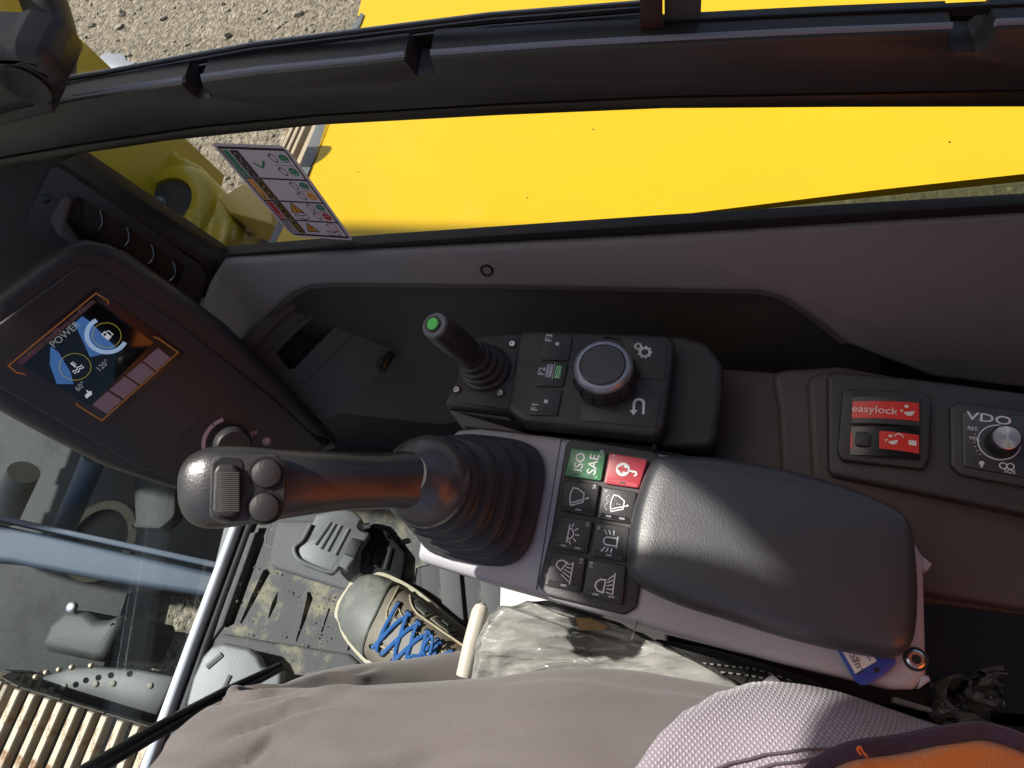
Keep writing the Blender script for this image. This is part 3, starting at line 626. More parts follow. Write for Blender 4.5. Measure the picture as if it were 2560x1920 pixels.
def gear(cx, cy, r, n):
    o = []
    for i in range(n * 4):
        a_ = 2 * math.pi * i / (n * 4); rr = r if i % 4 in (0, 1) else r * 0.78; o.append((cx + rr * math.cos(a_), cy + rr * math.sin(a_)))
    inn = circ(cx, cy, r * 0.48, n * 4); return [[o[i], o[(i + 1) % len(o)], inn[(i + 1) % len(o)], inn[i]] for i in range(len(o))]
c = FJ.px(1613, 888); c2 = FJ.px(1596, 873); printed('gear_symbol', gear(c[0], c[1], 0.0062, 9) + gear(c2[0], c2[1], 0.0036, 8), FJ, M_white, jb, 0.0053)
c = FJ.px(1598, 1020); k = 0.0115
ret = [(-0.5, -0.65), (-0.5, 0.15)] + arcp(0, 0.2, 0.5, 180, 0, 10)[1:-1] + [(0.5, 0.15), (0.5, -1.0)]
rot = lambda P_, k_, cx, cy, a_: [[(cx + k_ * (x * math.cos(a_) - y * math.sin(a_)), cy + k_ * (x * math.sin(a_) + y * math.cos(a_))) for x, y in p] for p in P_]
printed('return_symbol', rot(stroke(ret, 0.26) + [[(-0.92, -0.55), (-0.5, -1.15), (-0.08, -0.55)]], k * 0.68, c[0], c[1], R(4)), FJ, M_white, jb, 0.0053)
# jog dial
fd = FJ.at(*FJ.px(1514, 945, 0.004), 0.004)
jd = obj('jog_dial', lathe(fd, [(0.0265, 0.0), (0.0265, 0.006), (0.0255, 0.013), (0.0245, 0.019), (0.0235, 0.020)], 48, True, True), M_dark, jb)
obj('dial_ring', lathe(fd, [(0.0243, 0.0175), (0.0243, 0.020), (0.0235, 0.0222), (0.0215, 0.0238), (0.0190, 0.0240), (0.0185, 0.0222)], 48, True, True), mat('satin_silver_ring', (0.30, 0.31, 0.36), 0.35, metal=0.55), jd)
obj('dial_cap', lathe(fd, [(0.0183, 0.0215), (0.0183, 0.0240), (0.0175, 0.0247), (0.010, 0.0249), (0.003, 0.0249)], 40), M_arm, jd)
for i in range(14):
    a_ = 2 * math.pi * i / 14; obj('dial_groove', prism([(-0.0005, -0.0006), (0.0005, -0.0006), (0.0005, 0.0006), (-0.0005, 0.0006)], Fr(fd.pt(0.0262 * math.cos(a_), 0.0262 * math.sin(a_)), fd.n, fd.u), 0.001, 0.015), M_black, jd)

# small auxiliary lever
sl = thing('auxiliary_lever', 'small black lever with bright green button on its end', 'control lever', FJ.pt(*FJ.px(1209, 915)))
b0 = FJ.pt(*FJ.px(1212, 917), -0.004); b1 = az(1172, 882, 0.484)
ax1 = (b1 - b0).normalized(); lo = []
for k in range(5):
    t = k / 4.6; rb = 0.0225 * (1 - t) + 0.0118 * t
    for s_, dz in ((1.0, 0.0), (1.03, 0.08), (0.98, 0.14), (0.88, 0.17)):
        c = b0 + (b1 - b0) * min(1, t + dz); n_ = (FJ.n * (1 - t) + ax1 * t).normalized(); f_ = Fr(c, n_, FJ.u); lo.append([f_.pt(rb * s_ * math.cos(2 * math.pi * i / 32), rb * s_ * math.sin(2 * math.pi * i / 32)) for i in range(32)])
obj('bellows', loft(lo), M_dark, sl)
e0, e1 = az(1180, 889, 0.480), az(1088, 815, 0.545); ax2 = (e1 - e0).normalized(); fl = Fr(e0, ax2, FJ.u); LL = (e1 - e0).length
obj('grip', lathe(fl, [(0.0085, -0.01), (0.0108, 0.0), (0.0124, LL * 0.2), (0.0130, LL * 0.5), (0.0126, LL * 0.75), (0.0112, LL * 0.95), (0.0102, LL), (0.0085, LL + 0.0008)], 36), M_grip, sl)
fe = Fr(e1 + ax2 * 0.001, ax2, FJ.u)
cap_ = obj('end_cap', lathe(fe, [(0.0108, -0.002), (0.0108, 0.0), (0.0100, 0.0012), (0.0062, 0.0012), (0.0060, 0.0002)], 32), mat('slate_cap', (0.10, 0.105, 0.13), 0.4), sl)
fe2 = Fr(fe.pt(-0.0008, 0.0006, 0.0008), ax2, FJ.u)
obj('button_ring', lathe(fe2, [(0.0064, 0.0), (0.0064, 0.0010), (0.0052, 0.0012)], 28), M_black, sl)
obj('push_button', lathe(fe2, [(0.0050, 0.0006), (0.0050, 0.0016), (0.0044, 0.0020), (0.001, 0.0021)], 28), M_bright, sl)
for (x, y) in ((1281, 861), (1142, 975), (1251, 983)):
    a = FJ.at(*FJ.px(x, y, -0.004), -0.004); s_ = obj('screw', lathe(a, [(0.0030, -0.001), (0.0030, 0.0016), (0.0026, 0.0020), (0.0014, 0.0020), (0.0012, 0.0008)], 18), M_zinc, sl)
    obj('screw_seat', lathe(a, [(0.0046, -0.001), (0.0046, 0.0005), (0.0032, 0.0005)], 18), M_black, sl)
# dark rounded shell behind the control box
sh = thing('console_shell', 'brown black moulded shell between control box and rear switch bay', 'console shell', az(1850, 1000, 0.36))
FS = Fr(az(1850, 1000, 0.436), (-0.12, 0.10, 1.0), (0, -1, 0))
obj('rounded_end', prism(rpoly(FS.pxs([(1560, 870), (1700, 852), (1770, 872), (1808, 925), (1806, 1000), (1790, 1130), (1560, 1130)]), 0.012, 5), FS, -0.06, 0.016, 0.006, 4), M_dark, sh)
obj('tray', prism(rpoly(FS.pxs([(1640, 880), (1800, 892), (1980, 905), (2110, 890), (2300, 925), (2800, 1010), (2800, 1560), (2300, 1500), (1640, 1300)]), 0.006, 3), FS, -0.05, -0.028, 0.004, 3), M_shell, sh)
for q_, z_ in (([(1930, 905), (2110, 893), (2300, 927), (2800, 1012), (2800, 1560), (2000, 1440), (1962, 1250), (1950, 1000)], -0.020), ([(2022, 925), (2100, 905), (2300, 932), (2800, 1016), (2800, 1560), (2060, 1440), (2035, 1200)], -0.014)):
    obj('raised_step', prism(rpoly(FS.pxs(q_), 0.012, 5), FS, -0.05, z_, 0.006, 4), M_shell, sh)
# ================================================================== rear switch bay: two red safety switches and a radio
FB = Fr(az(2215, 1070, 0.440), (-0.10, 0.20, 1.0), (0, -1, 0)); _a = FB.px(2315, 1078); FB = Fr(FB.o, FB.n, FB.u * _a[0] + FB.v * _a[1])
bay = obj('switch_bay', prism(rpoly(FB.pxs([(2066, 938), (2084, 924), (2300, 944), (2800, 1010), (2800, 1330), (2400, 1250), (2080, 1190), (2068, 1170)]), 0.006, 4), FB, -0.02, -0.002, 0.004, 3), M_dark, sh)
es = thing('safety_switch', 'black switch unit with two red labels reading easylock', 'switch', FB.o)
hz = rpoly(FB.pxs([(2104, 982), (2118, 976), (2308, 984), (2326, 1010), (2322, 1150), (2306, 1176), (2104, 1154), (2092, 1130)]), 0.004, 4)
obj('housing', prism(hz, FB, -0.003, 0.005, 0.002, 3), M_dark, es)
def rocker(q, hgt):
    uv = FB.pxs(q, hgt); u = [V(c) for c in uv]; vv, ff_ = [], []; n = 8
    for k in range(n + 1):
        t = k / n; a_, b_ = u[0].lerp(u[1], t), u[3].lerp(u[2], t); z = hgt - 0.0035 * (2 * t - 1) ** 2
        vv += [FB.pt(a_.x, a_.y, z), FB.pt(b_.x, b_.y, z), FB.pt(b_.x, b_.y, 0.003), FB.pt(a_.x, a_.y, 0.003)]
    for k in range(n):
        for j in range(4): ff_.append((k * 4 + j, k * 4 + (j + 1) % 4, k * 4 + 4 + (j + 1) % 4, k * 4 + 4 + j))
    ff_ += [(0, 1, 2, 3), (n * 4 + 3, n * 4 + 2, n * 4 + 1, n * 4)]
    return vv, ff_
def on_rocker(q0, q, hgt):
    u = [V(c) for c in FB.pxs(q0, hgt)]; L = (u[1] - u[0])
    def z_of(a_, b_): t = (V((a_, b_)) - u[0]).dot(L) / L.length_squared; return hgt - 0.0035 * (2 * t - 1) ** 2
    return z_of
def curved(name, polys, zf, m, parent, dz):
    v, f_ = [], []
    for p in polys:
        k = len(v); v += [FB.pt(a_, b_, zf(a_, b_) + dz) for a_, b_ in p]; f_.append(tuple(range(k, len(v))))
    return obj(name, (v, f_), m, parent, smooth=0)
def strip(q, hgt, n=10):
    u = [V(c) for c in FB.pxs(q, hgt)]
    return [[tuple(u[0].lerp(u[1], k / n)), tuple(u[0].lerp(u[1], (k + 1) / n)), tuple(u[3].lerp(u[2], (k + 1) / n)), tuple(u[3].lerp(u[2], k / n))] for k in range(n)]
ROCK = [[(2131, 990), (2301, 993), (2301, 1063), (2129, 1055)], [(2129, 1064), (2301, 1070), (2301, 1147), (2126, 1134)]]
def bucket(cx, cy, k): 
    return [[(cx + k * x, cy + k * y) for x, y in arcp(0, 0, 1, 200, 370, 12)], rpoly([(cx - 0.9 * k, cy + 0.7 * k), (cx - 0.1 * k, cy + 0.7 * k), (cx - 0.1 * k, cy + 1.25 * k), (cx - 0.9 * k, cy + 1.25 * k)], 0.2 * k, 2), [(cx - 1.6 * k, cy + 0.1 * k), (cx - 1.0 * k, cy + 0.2 * k), (cx - 1.4 * k, cy - 0.5 * k)]]
for q, hgt, nm in ((ROCK[0], 0.011, 0), (ROCK[1], 0.0095, 1)):
    rk = obj('rocker_switch', rocker(q, hgt), M_gloss if nm else mat('grey_switch_top', (0.045, 0.045, 0.045), 0.4), es); zf = on_rocker(q, None, hgt)
    if nm == 0:
        curved('red_label', strip([(2132, 1001), (2299, 1005), (2299, 1051), (2130, 1042)], hgt), zf, M_redsw, rk, 0.0003)
        c = FB.px(2186, 1024, hgt); curved('lettering', text('easylock', 0.0082, c[0], c[1], -2, sx=1.15), zf, mat('pale_label_print', (0.85, 0.70, 0.66), 0.5), rk, 0.0006)
        c = FB.px(2273, 1027, hgt); curved('bucket_symbol', bucket(c[0], c[1], 0.0038), zf, mat('ivory_print', (0.80, 0.76, 0.66), 0.5), rk, 0.0006)
    else:
        curved('red_label', strip([(2198, 1077), (2299, 1085), (2299, 1132), (2198, 1121)], hgt, 6), zf, M_redsw, rk, 0.0003)
        curved('red_label', strip([(2127, 1080), (2132, 1080), (2131, 1120), (2126, 1119)], hgt, 2), zf, M_redsw, rk, 0.0003)
        c = FB.px(2232, 1101, hgt); curved('bucket_symbol', bucket(c[0], c[1], 0.0034), zf, mat('ivory_print', (0.80, 0.76, 0.66), 0.5), rk, 0.0006)
        c = FB.px(2282, 1106, hgt); k = 0.0028
        curved('padlock_symbol', [[(c[0] - k, c[1] - 0.7 * k), (c[0] + k, c[1] - 0.7 * k), (c[0] + k, c[1] + 0.7 * k), (c[0] - k, c[1] + 0.7 * k)]] + stroke([(c[0] - 3.4 * k + k * x, c[1] + 1.0 * k + k * y) for x, y in arcp(0, 0, 1.1, 10, 170, 8)], 0.3 * k), zf, mat('ivory_print', (0.8, 0.76, 0.66), 0.5), rk, 0.0006)
        a = FB.at(*FB.px(2160, 1098, hgt), hgt - 0.001); obj('slide_latch', prism(rpoly([(-0.006, -0.006), (0.005, -0.006), (0.005, 0.006), (-0.006, 0.006)], 0.003), a, -0.001, 0.0025, 0.0015, 2), M_dark, rk)
ra = thing('radio', 'black radio face with chrome volume knob and white VDO lettering', 'radio', FB.pt(*FB.px(2480, 1110)))
obj('surround', prism(rpoly(FB.pxs([(2372, 1020), (2392, 1008), (2700, 1050), (2700, 1245), (2400, 1190), (2374, 1166)]), 0.005, 4), FB, -0.003, 0.004, 0.002, 3), M_dark, ra)
obj('face', prism(rpoly(FB.pxs([(2405, 1026), (2660, 1048), (2660, 1210), (2408, 1166)], 0.006), 0.002, 3), FB, 0.003, 0.0066, 0.001, 2), mat('slate_radio_face', (0.035, 0.042, 0.048), 0.38, bump=(500, 0.15, 0.0004)), ra)
c = FB.px(2472, 1047, 0.0066); printed('lettering', text('VDO', 0.0092, c[0], c[1], -5, bold=0.012, sx=1.45), FB, M_white, ra, 0.0069)
for s_, x, y, z_ in (('RST', 2431, 1072, 0.0040), ('VOL', 2437, 1097, 0.0038), ('SOS', 2524, 1179, 0.0040)):
    c = FB.px(x, y, 0.0066); printed('lettering', text(s_, z_, c[0], c[1], -5, bold=0.01), FB, M_white, ra, 0.0069)
c = FB.px(2524, 1166, 0.0066); printed('emblem', stroke([(c[0] - 0.004 + 0.0022 * x, c[1] + 0.0022 * y) for x, y in circ(0, 0, 1, 14)], 0.0008, True) + stroke([(c[0] + 0.0005 + 0.0022 * x, c[1] + 0.0022 * y) for x, y in circ(0, 0, 1, 14)], 0.0008, True), FB, M_white, ra, 0.0069)
c = FB.px(2454, 1158, 0.0066); printed('lamp_symbol', [circ(c[0], c[1], 0.0017, 12), [(c[0] - 0.0009, c[1] - 0.001), (c[0] - 0.0006, c[1] - 0.0032), (c[0] + 0.0006, c[1] - 0.0032), (c[0] + 0.0009, c[1] - 0.001)]], FB, M_white, ra, 0.0069)
c = FB.px(2497, 1106, 0.0066); printed('dial_circle', ring(c[0], c[1], 0.0132, 0.0009, 36), FB, M_white, ra, 0.0069)
printed('volume_marks', [[(c[0] + r_ * math.cos(R(a_ + d)), c[1] + r_ * math.sin(R(a_ + d))) for r_, d in ((0.0150, -1), (0.0163, -1), (0.0163, 1), (0.0150, 1))] for a_ in range(150, 226, 12)], FB, M_pink, ra, 0.0069)
fk = FB.at(*FB.px(2503, 1108, 0.0066), 0.0066)
kn = obj('volume_knob', lathe(fk, [(0.0108, 0.0), (0.0106, 0.002), (0.0102, 0.010), (0.0098, 0.0148), (0.0090, 0.0156)], 40), M_black, ra)
def chrome():
    m = bpy.data.materials.new('spun_chrome'); m.use_nodes = True; n = m.node_tree.nodes; b = n['Principled BSDF']
    b.inputs['Metallic'].default_value = 1; b.inputs['Base Color'].default_value = (0.72, 0.70, 0.70, 1); b.inputs['Roughness'].default_value = 0.28; b.inputs['Anisotropic'].default_value = 0.9
    tg = n.new('ShaderNodeTangent'); tg.direction_type = 'RADIAL'; tg.axis = 'Z'; m.node_tree.links.new(tg.outputs[0], b.inputs['Tangent']); return m
obj('knob_cap', lathe(fk, [(0.0087, 0.0153), (0.0087, 0.0163), (0.0082, 0.0168), (0.004, 0.0169), (0.0008, 0.0169)], 40), chrome(), kn)

# ================================================================== display monitor
mo = thing('display_monitor', 'dark tilted monitor with colour screen and a climate knob below it', 'monitor', az(420, 1000, 0.40))
FM = Fr(az(220, 880, 0.55), (-0.46, -0.69, 0.56), (0, -1, 0)); _a = FM.px(56, 914); _b = FM.px(244, 754)
FM = Fr(FM.o, FM.n, FM.u * (_b[0] - _a[0]) + FM.v * (_b[1] - _a[1]))
M_mon = mat('monitor_plastic', (0.034, 0.029, 0.030), 0.42, bump=(700, 0.25, 0.0005), var=(10, 0.15))
out = [(-90, 795), (0, 729), (100, 655), (177, 608), (219, 600), (270, 610), (321, 632), (450, 722), (570, 813), (700, 940), (800, 1045), (845, 1093), (853, 1112), (845, 1126), (827, 1132), (700, 1205), (600, 1262), (464, 1237), (350, 1202), (261, 1172), (120, 1102), (0, 1037), (-90, 985)]
inn = [(-90, 868), (0, 806), (160, 690), (205, 662), (250, 672), (464, 823), (690, 1000), (812, 1116), (700, 1185), (570, 1225), (470, 1205), (346, 1166), (0, 968), (-90, 915)]
obj('housing', prism(FM.pxs(out), FM, -0.050, 0.0, 0.013, 5), M_mon, mo)
obj('fascia', prism(FM.pxs(inn), FM, -0.002, 0.0035, 0.002, 3), M_mon, mo)
bz = rpoly(FM.pxs([(240, 716), (466, 884), (260, 1066), (-2, 918)], 0.004), 0.004, 4)
obj('bezel', prism(bz, FM, 0.003, 0.0045, 0.0006, 2), mat('maroon_bezel', (0.030, 0.016, 0.015), 0.25), mo)
M_or = mat('orange_line_print', (0.75, 0.30, 0.05), 0.5)
for L_ in ([(270, 762), (270, 752), (240, 733), (21, 914), (41, 931), (63, 936)], [(384, 843), (394, 845), (445, 881), (255, 1051), (193, 1013), (192, 1006)]):
    printed('border_line', stroke(FM.pxs(L_, 0.0048), 0.0011), FM, M_or, mo, 0.0049)
lcd = FM.pxs([(244, 754), (384, 856), (224, 1014), (56, 914)], 0.0048)
scr = obj('screen', prism(lcd, FM, 0.0040, 0.0050), mat('screen_glass', (0.004, 0.004, 0.005), 0.05, spec=0.6), mo, label='glossy black screen showing fuel and temperature gauges')
q0, q1, q3, q2 = [V(c) for c in (lcd[3], lcd[0], lcd[2], lcd[1])]      # left-top.. : q0 left, q1 top, q2 right, q3 bottom
def em(name, c, s): return mat(name, tuple(x * 0.5 for x in c), 0.3, emis=(c, s))
M_sw = em('screen_white', (0.55, 0.60, 0.62), 0.45); M_sg = em('screen_grey', (0.28, 0.30, 0.30), 0.4); M_sb = em('reflection_blue', (0.04, 0.13, 0.34), 0.5); M_sbl = em('screen_pale_blue', (0.30, 0.42, 0.60), 0.5); M_sy = em('screen_yellow', (0.4, 0.36, 0.05), 0.4); M_so = em('screen_orange', (0.85, 0.16, 0.02), 0.7)
px = lambda x, y: FM.px(x, y, 0.0052)
P_ = lambda L_: [px(x, y) for x, y in L_]
printed('blue_reflection', [P_([(206, 790), (222, 802), (290, 868), (262, 884), (225, 893), (195, 826), (182, 812)]), P_([(126, 866), (146, 880), (176, 930), (184, 960), (142, 960), (124, 910)])], FM, M_sb, scr, 0.0053)  # blue reflections on the glass, drawn as faintly glowing patches
c = px(267, 838); printed('fuel_gauge', stroke([(c[0] + 0.0145 * math.cos(R(a_)), c[1] + 0.0145 * math.sin(R(a_))) for a_ in range(75, 300, 9)], 0.0034), FM, M_sbl, scr, 0.0055)
printed('fuel_ring', ring(c[0], c[1], 0.0105, 0.0004, 32), FM, M_sy, scr, 0.0055)
k = 0.0050; printed('fuel_symbol', [[(c[0] + k * x, c[1] + k * y) for x, y in q] for q in ([(-0.5, -0.7), (0.3, -0.7), (0.3, 0.7), (-0.5, 0.7)],)] + [[(c[0] + k * x, c[1] + k * y) for x, y in q] for q in stroke([(0.4, 0.5), (0.75, 0.3), (0.75, -0.5), (0.45, -0.5)], 0.14)], FM, M_sw, scr, 0.0056)
printed('fuel_window', [[(c[0] + k * x, c[1] + k * y) for x, y in ((-0.32, 0.1), (0.12, 0.1), (0.12, 0.5), (-0.32, 0.5))]], FM, M_black, scr, 0.0058)
c = px(188, 917); printed('temperature_ring', ring(c[0], c[1], 0.0112, 0.0004, 32), FM, M_sy, scr, 0.0055)
k = 0.0056; wav = lambda y0: [(-0.8 + 0.2 * i, y0 + 0.12 * math.sin(i * 1.6)) for i in range(9)]
printed('temperature_symbol', [[(c[0] + k * x, c[1] + k * y) for x, y in q] for q in stroke([(0, 0.8), (0, -0.1)], 0.16) + stroke([(0, 0.7), (0.4, 0.7)], 0.12) + stroke([(0, 0.45), (0.4, 0.45)], 0.12) + stroke([(0, 0.2), (0.4, 0.2)], 0.12) + stroke(wav(-0.35), 0.13) + stroke(wav(-0.7), 0.13)], FM, M_sw, scr, 0.0056)
for s_, x, y, z_, mm in (('POWER', 163, 836, 0.0078, M_sg), ('120°', 257, 914, 0.0062, M_sg), ('60°', 201, 966, 0.0062, M_sg)):
    c = px(x, y); printed('lettering', text(s_, z_, c[0], c[1], 0), FM, mm, scr, 0.0056)
c = px(221, 985); k = 0.0036; printed('creep_symbol', [[(c[0] + k * x, c[1] + k * y) for x, y in ((-1, -0.5), (-0.9, 0.1), (-0.4, 0.4), (0.1, 0.3), (0.3, 0.9), (0.5, 0.9), (0.55, 0.3), (0.95, 0.1), (0.8, -0.2), (0.5, -0.3), (0.6, -0.6), (-0.2, -0.5))]], FM, M_sw, scr, 0.0056)
# soft key strips
def strips(A, B, C_, D_, n, gap, nm, mm, names=None):
    A, B, C_, D_ = [V(px(*p)) for p in (A, B, C_, D_)]
    for i in range(n):
        t0_, t1_ = i / n + gap, (i + 1) / n - gap
        q = [A.lerp(B, t0_), A.lerp(B, t1_), D_.lerp(C_, t1_), D_.lerp(C_, t0_)]
        o_ = obj(nm, prism([tuple(x) for x in q], FM, 0.0044, 0.0051), mm, mo)
        if names:
            m_ = (q[0] + q[2]) / 2; printed('lettering', text(names[i], 0.0062, m_.x, m_.y), FM, mat('dim_print', (0.30, 0.20, 0.21), 0.5), o_, 0.0053)
strips((228, 1014), (397, 868), (428, 893), (266, 1036), 4, 0.012, 'soft_key', mat('mauve_key', (0.40, 0.26, 0.29), 0.5))
strips((43, 908), (232, 749), (241, 754), (53, 914), 3, 0.006, 'soft_key', mat('maroon_key', (0.16, 0.085, 0.095), 0.5), ['F1', 'F2', 'F3'])
# climate control
printed('seam', stroke(P_([(780, 1140), (568, 988), (445, 1108), (620, 1226)]), 0.0005), FM, M_black, mo, 0.0038)
c = FM.px(578, 1108, 0.004); fk = FM.at(c[0], c[1], 0.0035)
ck = obj('climate_knob', lathe(fk, [(0.0185, 0.0), (0.0180, 0.004), (0.0165, 0.013), (0.0145, 0.015), (0.003, 0.0155)], 36), M_dark, mo)
ar = []
for a0_, a1_ in ((62, 84), (86, 172), (175, 205), (208, 226)):
    ar += stroke(arcp(0, 0, 0.0245, a0_, a1_, 12), 0.0034)
printed('fan_scale', ar, fk, M_pink, mo, 0.0005)
c = FM.px(631, 1085, 0.004); printed('lettering', text('OFF', 0.0058, c[0], c[1], -40), FM, M_pink, mo, 0.0040)
c = FM.px(666, 1103, 0.004); sn = []
for a_ in range(0, 180, 60): sn += [[(c[0] + 0.0042 * (x * math.cos(R(a_)) - y * math.sin(R(a_))), c[1] + 0.0042 * (x * math.sin(R(a_)) + y * math.cos(R(a_)))) for x, y in ((-1, -0.12), (1, -0.12), (1, 0.12), (-1, 0.12))]]
for a_ in range(0, 360, 60): sn += [[(c[0] + 0.0042 * (x * math.cos(R(a_)) - y * math.sin(R(a_))), c[1] + 0.0042 * (x * math.sin(R(a_)) + y * math.cos(R(a_)))) for x, y in ((0.5, 0.1), (0.95, 0.5), (0.85, 0.6), (0.4, 0.2))]]
printed('snowflake_symbol', sn, FM, M_pink, mo, 0.0041)

# ================================================================== sticker on the pane
st = thing('warning_sticker', 'white pictogram sticker with green, amber and red rows on the window pane', 'sticker', ax(700, 480, 0.3762))
fs_, _q = side([(527, 357), (715, 364), (884, 600), (731, 590)], 0.3766); Q = [V(c) for c in _q]
def sm(s, t): a_ = Q[0].lerp(Q[1], s); b_ = Q[3].lerp(Q[2], s); c_ = a_.lerp(b_, t); return (c_.x, c_.y)
M_stw = mat('sticker_white', (0.66, 0.62, 0.66), 0.45); M_stk = mat('sticker_black', (0.03, 0.02, 0.03), 0.5)
rr = rpoly([(0, 0), (1, 0), (1, 1), (0, 1)], [0.05, 0.10, 0.05, 0.12], 5)
obj('sheet', prism([sm(*p) for p in rr], fs_, 0.0, 0.0004), M_stw, st)
sp_ = lambda nm, polys, m_, z_=0.0006: printed(nm, polys, fs_, m_, st, z_, sm)
sp_('border', stroke([(0.055, 0.035), (0.93, 0.035), (0.945, 0.06), (0.945, 0.965), (0.08, 0.965), (0.055, 0.93)], 0.022, True), M_stk)
rows = [0.045, 0.325, 0.565, 0.785, 0.955]
for t in rows[1:-1]: sp_('divider', stroke([(0.06, t), (0.94, t)], 0.014), M_stk, 0.0007)
cg = [mat('sticker_green', (0.045, 0.26, 0.13), 0.5), mat('sticker_amber', (0.75, 0.34, 0.04), 0.5), mat('sticker_red', (0.50, 0.03, 0.035), 0.5), mat('sticker_grey', (0.28, 0.26, 0.27), 0.5)]
fc_ = [[0, 0], [0, 1], [0, 2], [None, None]]
def eng(x, y, k): return stroke([(x - k, y - 0.5 * k), (x - 0.4 * k, y - 0.5 * k), (x - 0.1 * k, y - 0.9 * k), (x + 0.8 * k, y - 0.4 * k), (x + 0.9 * k, y + 0.4 * k), (x + 0.2 * k, y + 0.8 * k), (x - 0.6 * k, y + 0.4 * k)], 0.008, True)
for i in range(4):
    a_, b_ = rows[i] + 0.012, rows[i + 1] - 0.012; h_ = b_ - a_
    sp_('colour_band', [[(0.08, a_), (0.15, a_), (0.15, b_), (0.08, b_)]], cg[i])
    sp_('black_band', [[(0.17, a_), (0.29, a_), (0.29, b_), (0.17, b_)]], M_stk)
    sp_('numeral', place(text(str(i + 1), 0.075, 0, 0), 1, 0, 0) and [[(0.115 + x, b_ - 0.035 - y * 0.85) for x, y in p] for p in text(str(i + 1), 0.075)], M_stw if i != 1 else M_stk, 0.0009)
    for j in range(3): sp_('gear_mark', ring(0.23, a_ + h_ * (0.2 + 0.3 * j), 0.032, 0.010, 12), cg[3] if i == 0 else mat('sticker_gold', (0.40, 0.30, 0.05), 0.5), 0.0009)
    if i < 3:
        for j in range(2):
            y = a_ + h_ * (0.24 + 0.5 * j); sp_('engine_mark', eng(0.70, y, 0.05), M_stk)
            f_ = obj('face_mark', prism([sm(*p) for p in circ(0.845, y, 0.062, 20, 0.040)], fs_, 0.0004, 0.0006), cg[fc_[i][j]], st)
            sm_ = [(0.845 + 0.036 * math.cos(R(t_)), y + (0.006 if j == 0 or i == 0 else -0.0) + (0.018 if not (j == 1 and i == 2) else -0.014) * math.sin(R(t_))) for t_ in range(10, 171, 20)]
            if i == 1 and j == 1: sm_ = [(0.81, y + 0.01), (0.88, y + 0.01)]
            printed('smile', stroke(sm_, 0.008) + [circ(0.828, y - 0.012, 0.006, 8, 0.004), circ(0.862, y - 0.012, 0.006, 8, 0.004)], fs_, M_stw, f_, 0.0008, sm)
        sp_('thin_line', stroke([(0.66, a_ + h_ * 0.5), (0.91, a_ + h_ * 0.5)], 0.005), cg[3])
    if i == 0: sp_('check_mark', stroke([(0.37, a_ + h_ * 0.45), (0.45, a_ + h_ * 0.62), (0.54, a_ + h_ * 0.36)], 0.022), cg[0])
    if i >= 2:
        y = a_ + h_ * (0.32 if i == 2 else 0.5)
        sp_('triangle', [[(0.44, y - 0.06), (0.53, y + 0.045), (0.35, y + 0.045)]], cg[1]); sp_('triangle_edge', stroke([(0.44, y - 0.06), (0.53, y + 0.045), (0.35, y + 0.045)], 0.009, True), M_stk, 0.0008)
        sp_('exclamation', stroke([(0.44, y - 0.025), (0.44, y + 0.03)], 0.012), M_stk, 0.001)
        y = a_ + h_ * (0.76 if i == 2 else 0.80); x = 0.45 if i == 2 else 0.76
        sp_('book_mark', stroke([(x - 0.09, y - 0.02), (x, y), (x + 0.09, y - 0.02), (x + 0.09, y + 0.03), (x, y + 0.045), (x - 0.09, y + 0.03)], 0.008, True) + stroke([(x, y), (x, y + 0.045)], 0.006), M_stk)
    if i == 3: sp_('engine_mark', eng(0.80, a_ + h_ * 0.36, 0.07), cg[2])

# ================================================================== yellow bodywork beyond the window
hd = thing('engine_hood', 'glossy yellow engine hood seen beyond the side window', 'engine hood', (0.8, -0.3, GZ))
FHd = Fr((0.43, 0, 0.455), (0.28, 0, 1), (0, -1, 0))
def hpt(x, y, c_=0.0): a_, b_ = FHd.px(x, y, c_); return FHd.pt(a_, b_, c_)
frontL = [(676, 636), (735, 512), (790, 396), (832, 308), (862, 190), (886, 70), (905, -5), (930, -110)]
nb = 60
def crease(x): return 580 - (x - 1200) * (580 - 290) / (2700 - 1200) if x > 1200 else 580 - (x - 1200) * 0.10
def far(x): return -110 - (x - 930) * 0.09
cols = []
for k in range(nb + 1):
    x = 676 + (2800 - 676) * k / nb; cy_ = crease(x); col = []
    if x > 1200: inner = hpt(x, 598 - (x - 1200) * 0.108) + FHd.n * (0.007 * min(1, (x - 1200) / 1000))
    else: inner = hpt(x, cy_ + 22)
    c0_ = hpt(x, cy_); col += [inner, inner.lerp(c0_, 0.5) + V((0, 0, 0.0015 if x > 1200 else 0)), inner.lerp(c0_, 0.92), c0_]
    for t in (0.06, 0.2, 0.5, 0.8, 1.0):
        xx = x + (max(0, 1 - (x - 676) / 500)) * (930 - 676) * t
        y1 = cy_ + (far(xx) - cy_) * t
        if k == 0:
            fy = 636 + (-110 - 636) * t; xx = min(frontL, key=lambda p: abs(p[1] - fy))[0]; y1 = fy
            for (xa, ya), (xb, yb) in zip(frontL, frontL[1:]):
                if yb <= fy <= ya: xx = xa + (xb - xa) * (ya - fy) / (ya - yb)
        col.append(hpt(xx, y1))
    cols.append(col)
n_ = len(cols[0]); vv = [p for c_ in cols for p in c_]; vv2 = [p - V((0, 0, 0.012)) for p in vv]; N_ = len(vv)
ff_ = []
for k in range(nb):
    for j in range(n_ - 1):
        q = (k * n_ + j, k * n_ + j + 1, (k + 1) * n_ + j + 1, (k + 1) * n_ + j); ff_.append(q); ff_.append(tuple(i + N_ for i in q[::-1]))
edge = [k * n_ for k in range(nb + 1)] + [nb * n_ + j for j in range(1, n_)] + [k * n_ + n_ - 1 for k in range(nb - 1, -1, -1)] + [j for j in range(n_ - 2, 0, -1)]
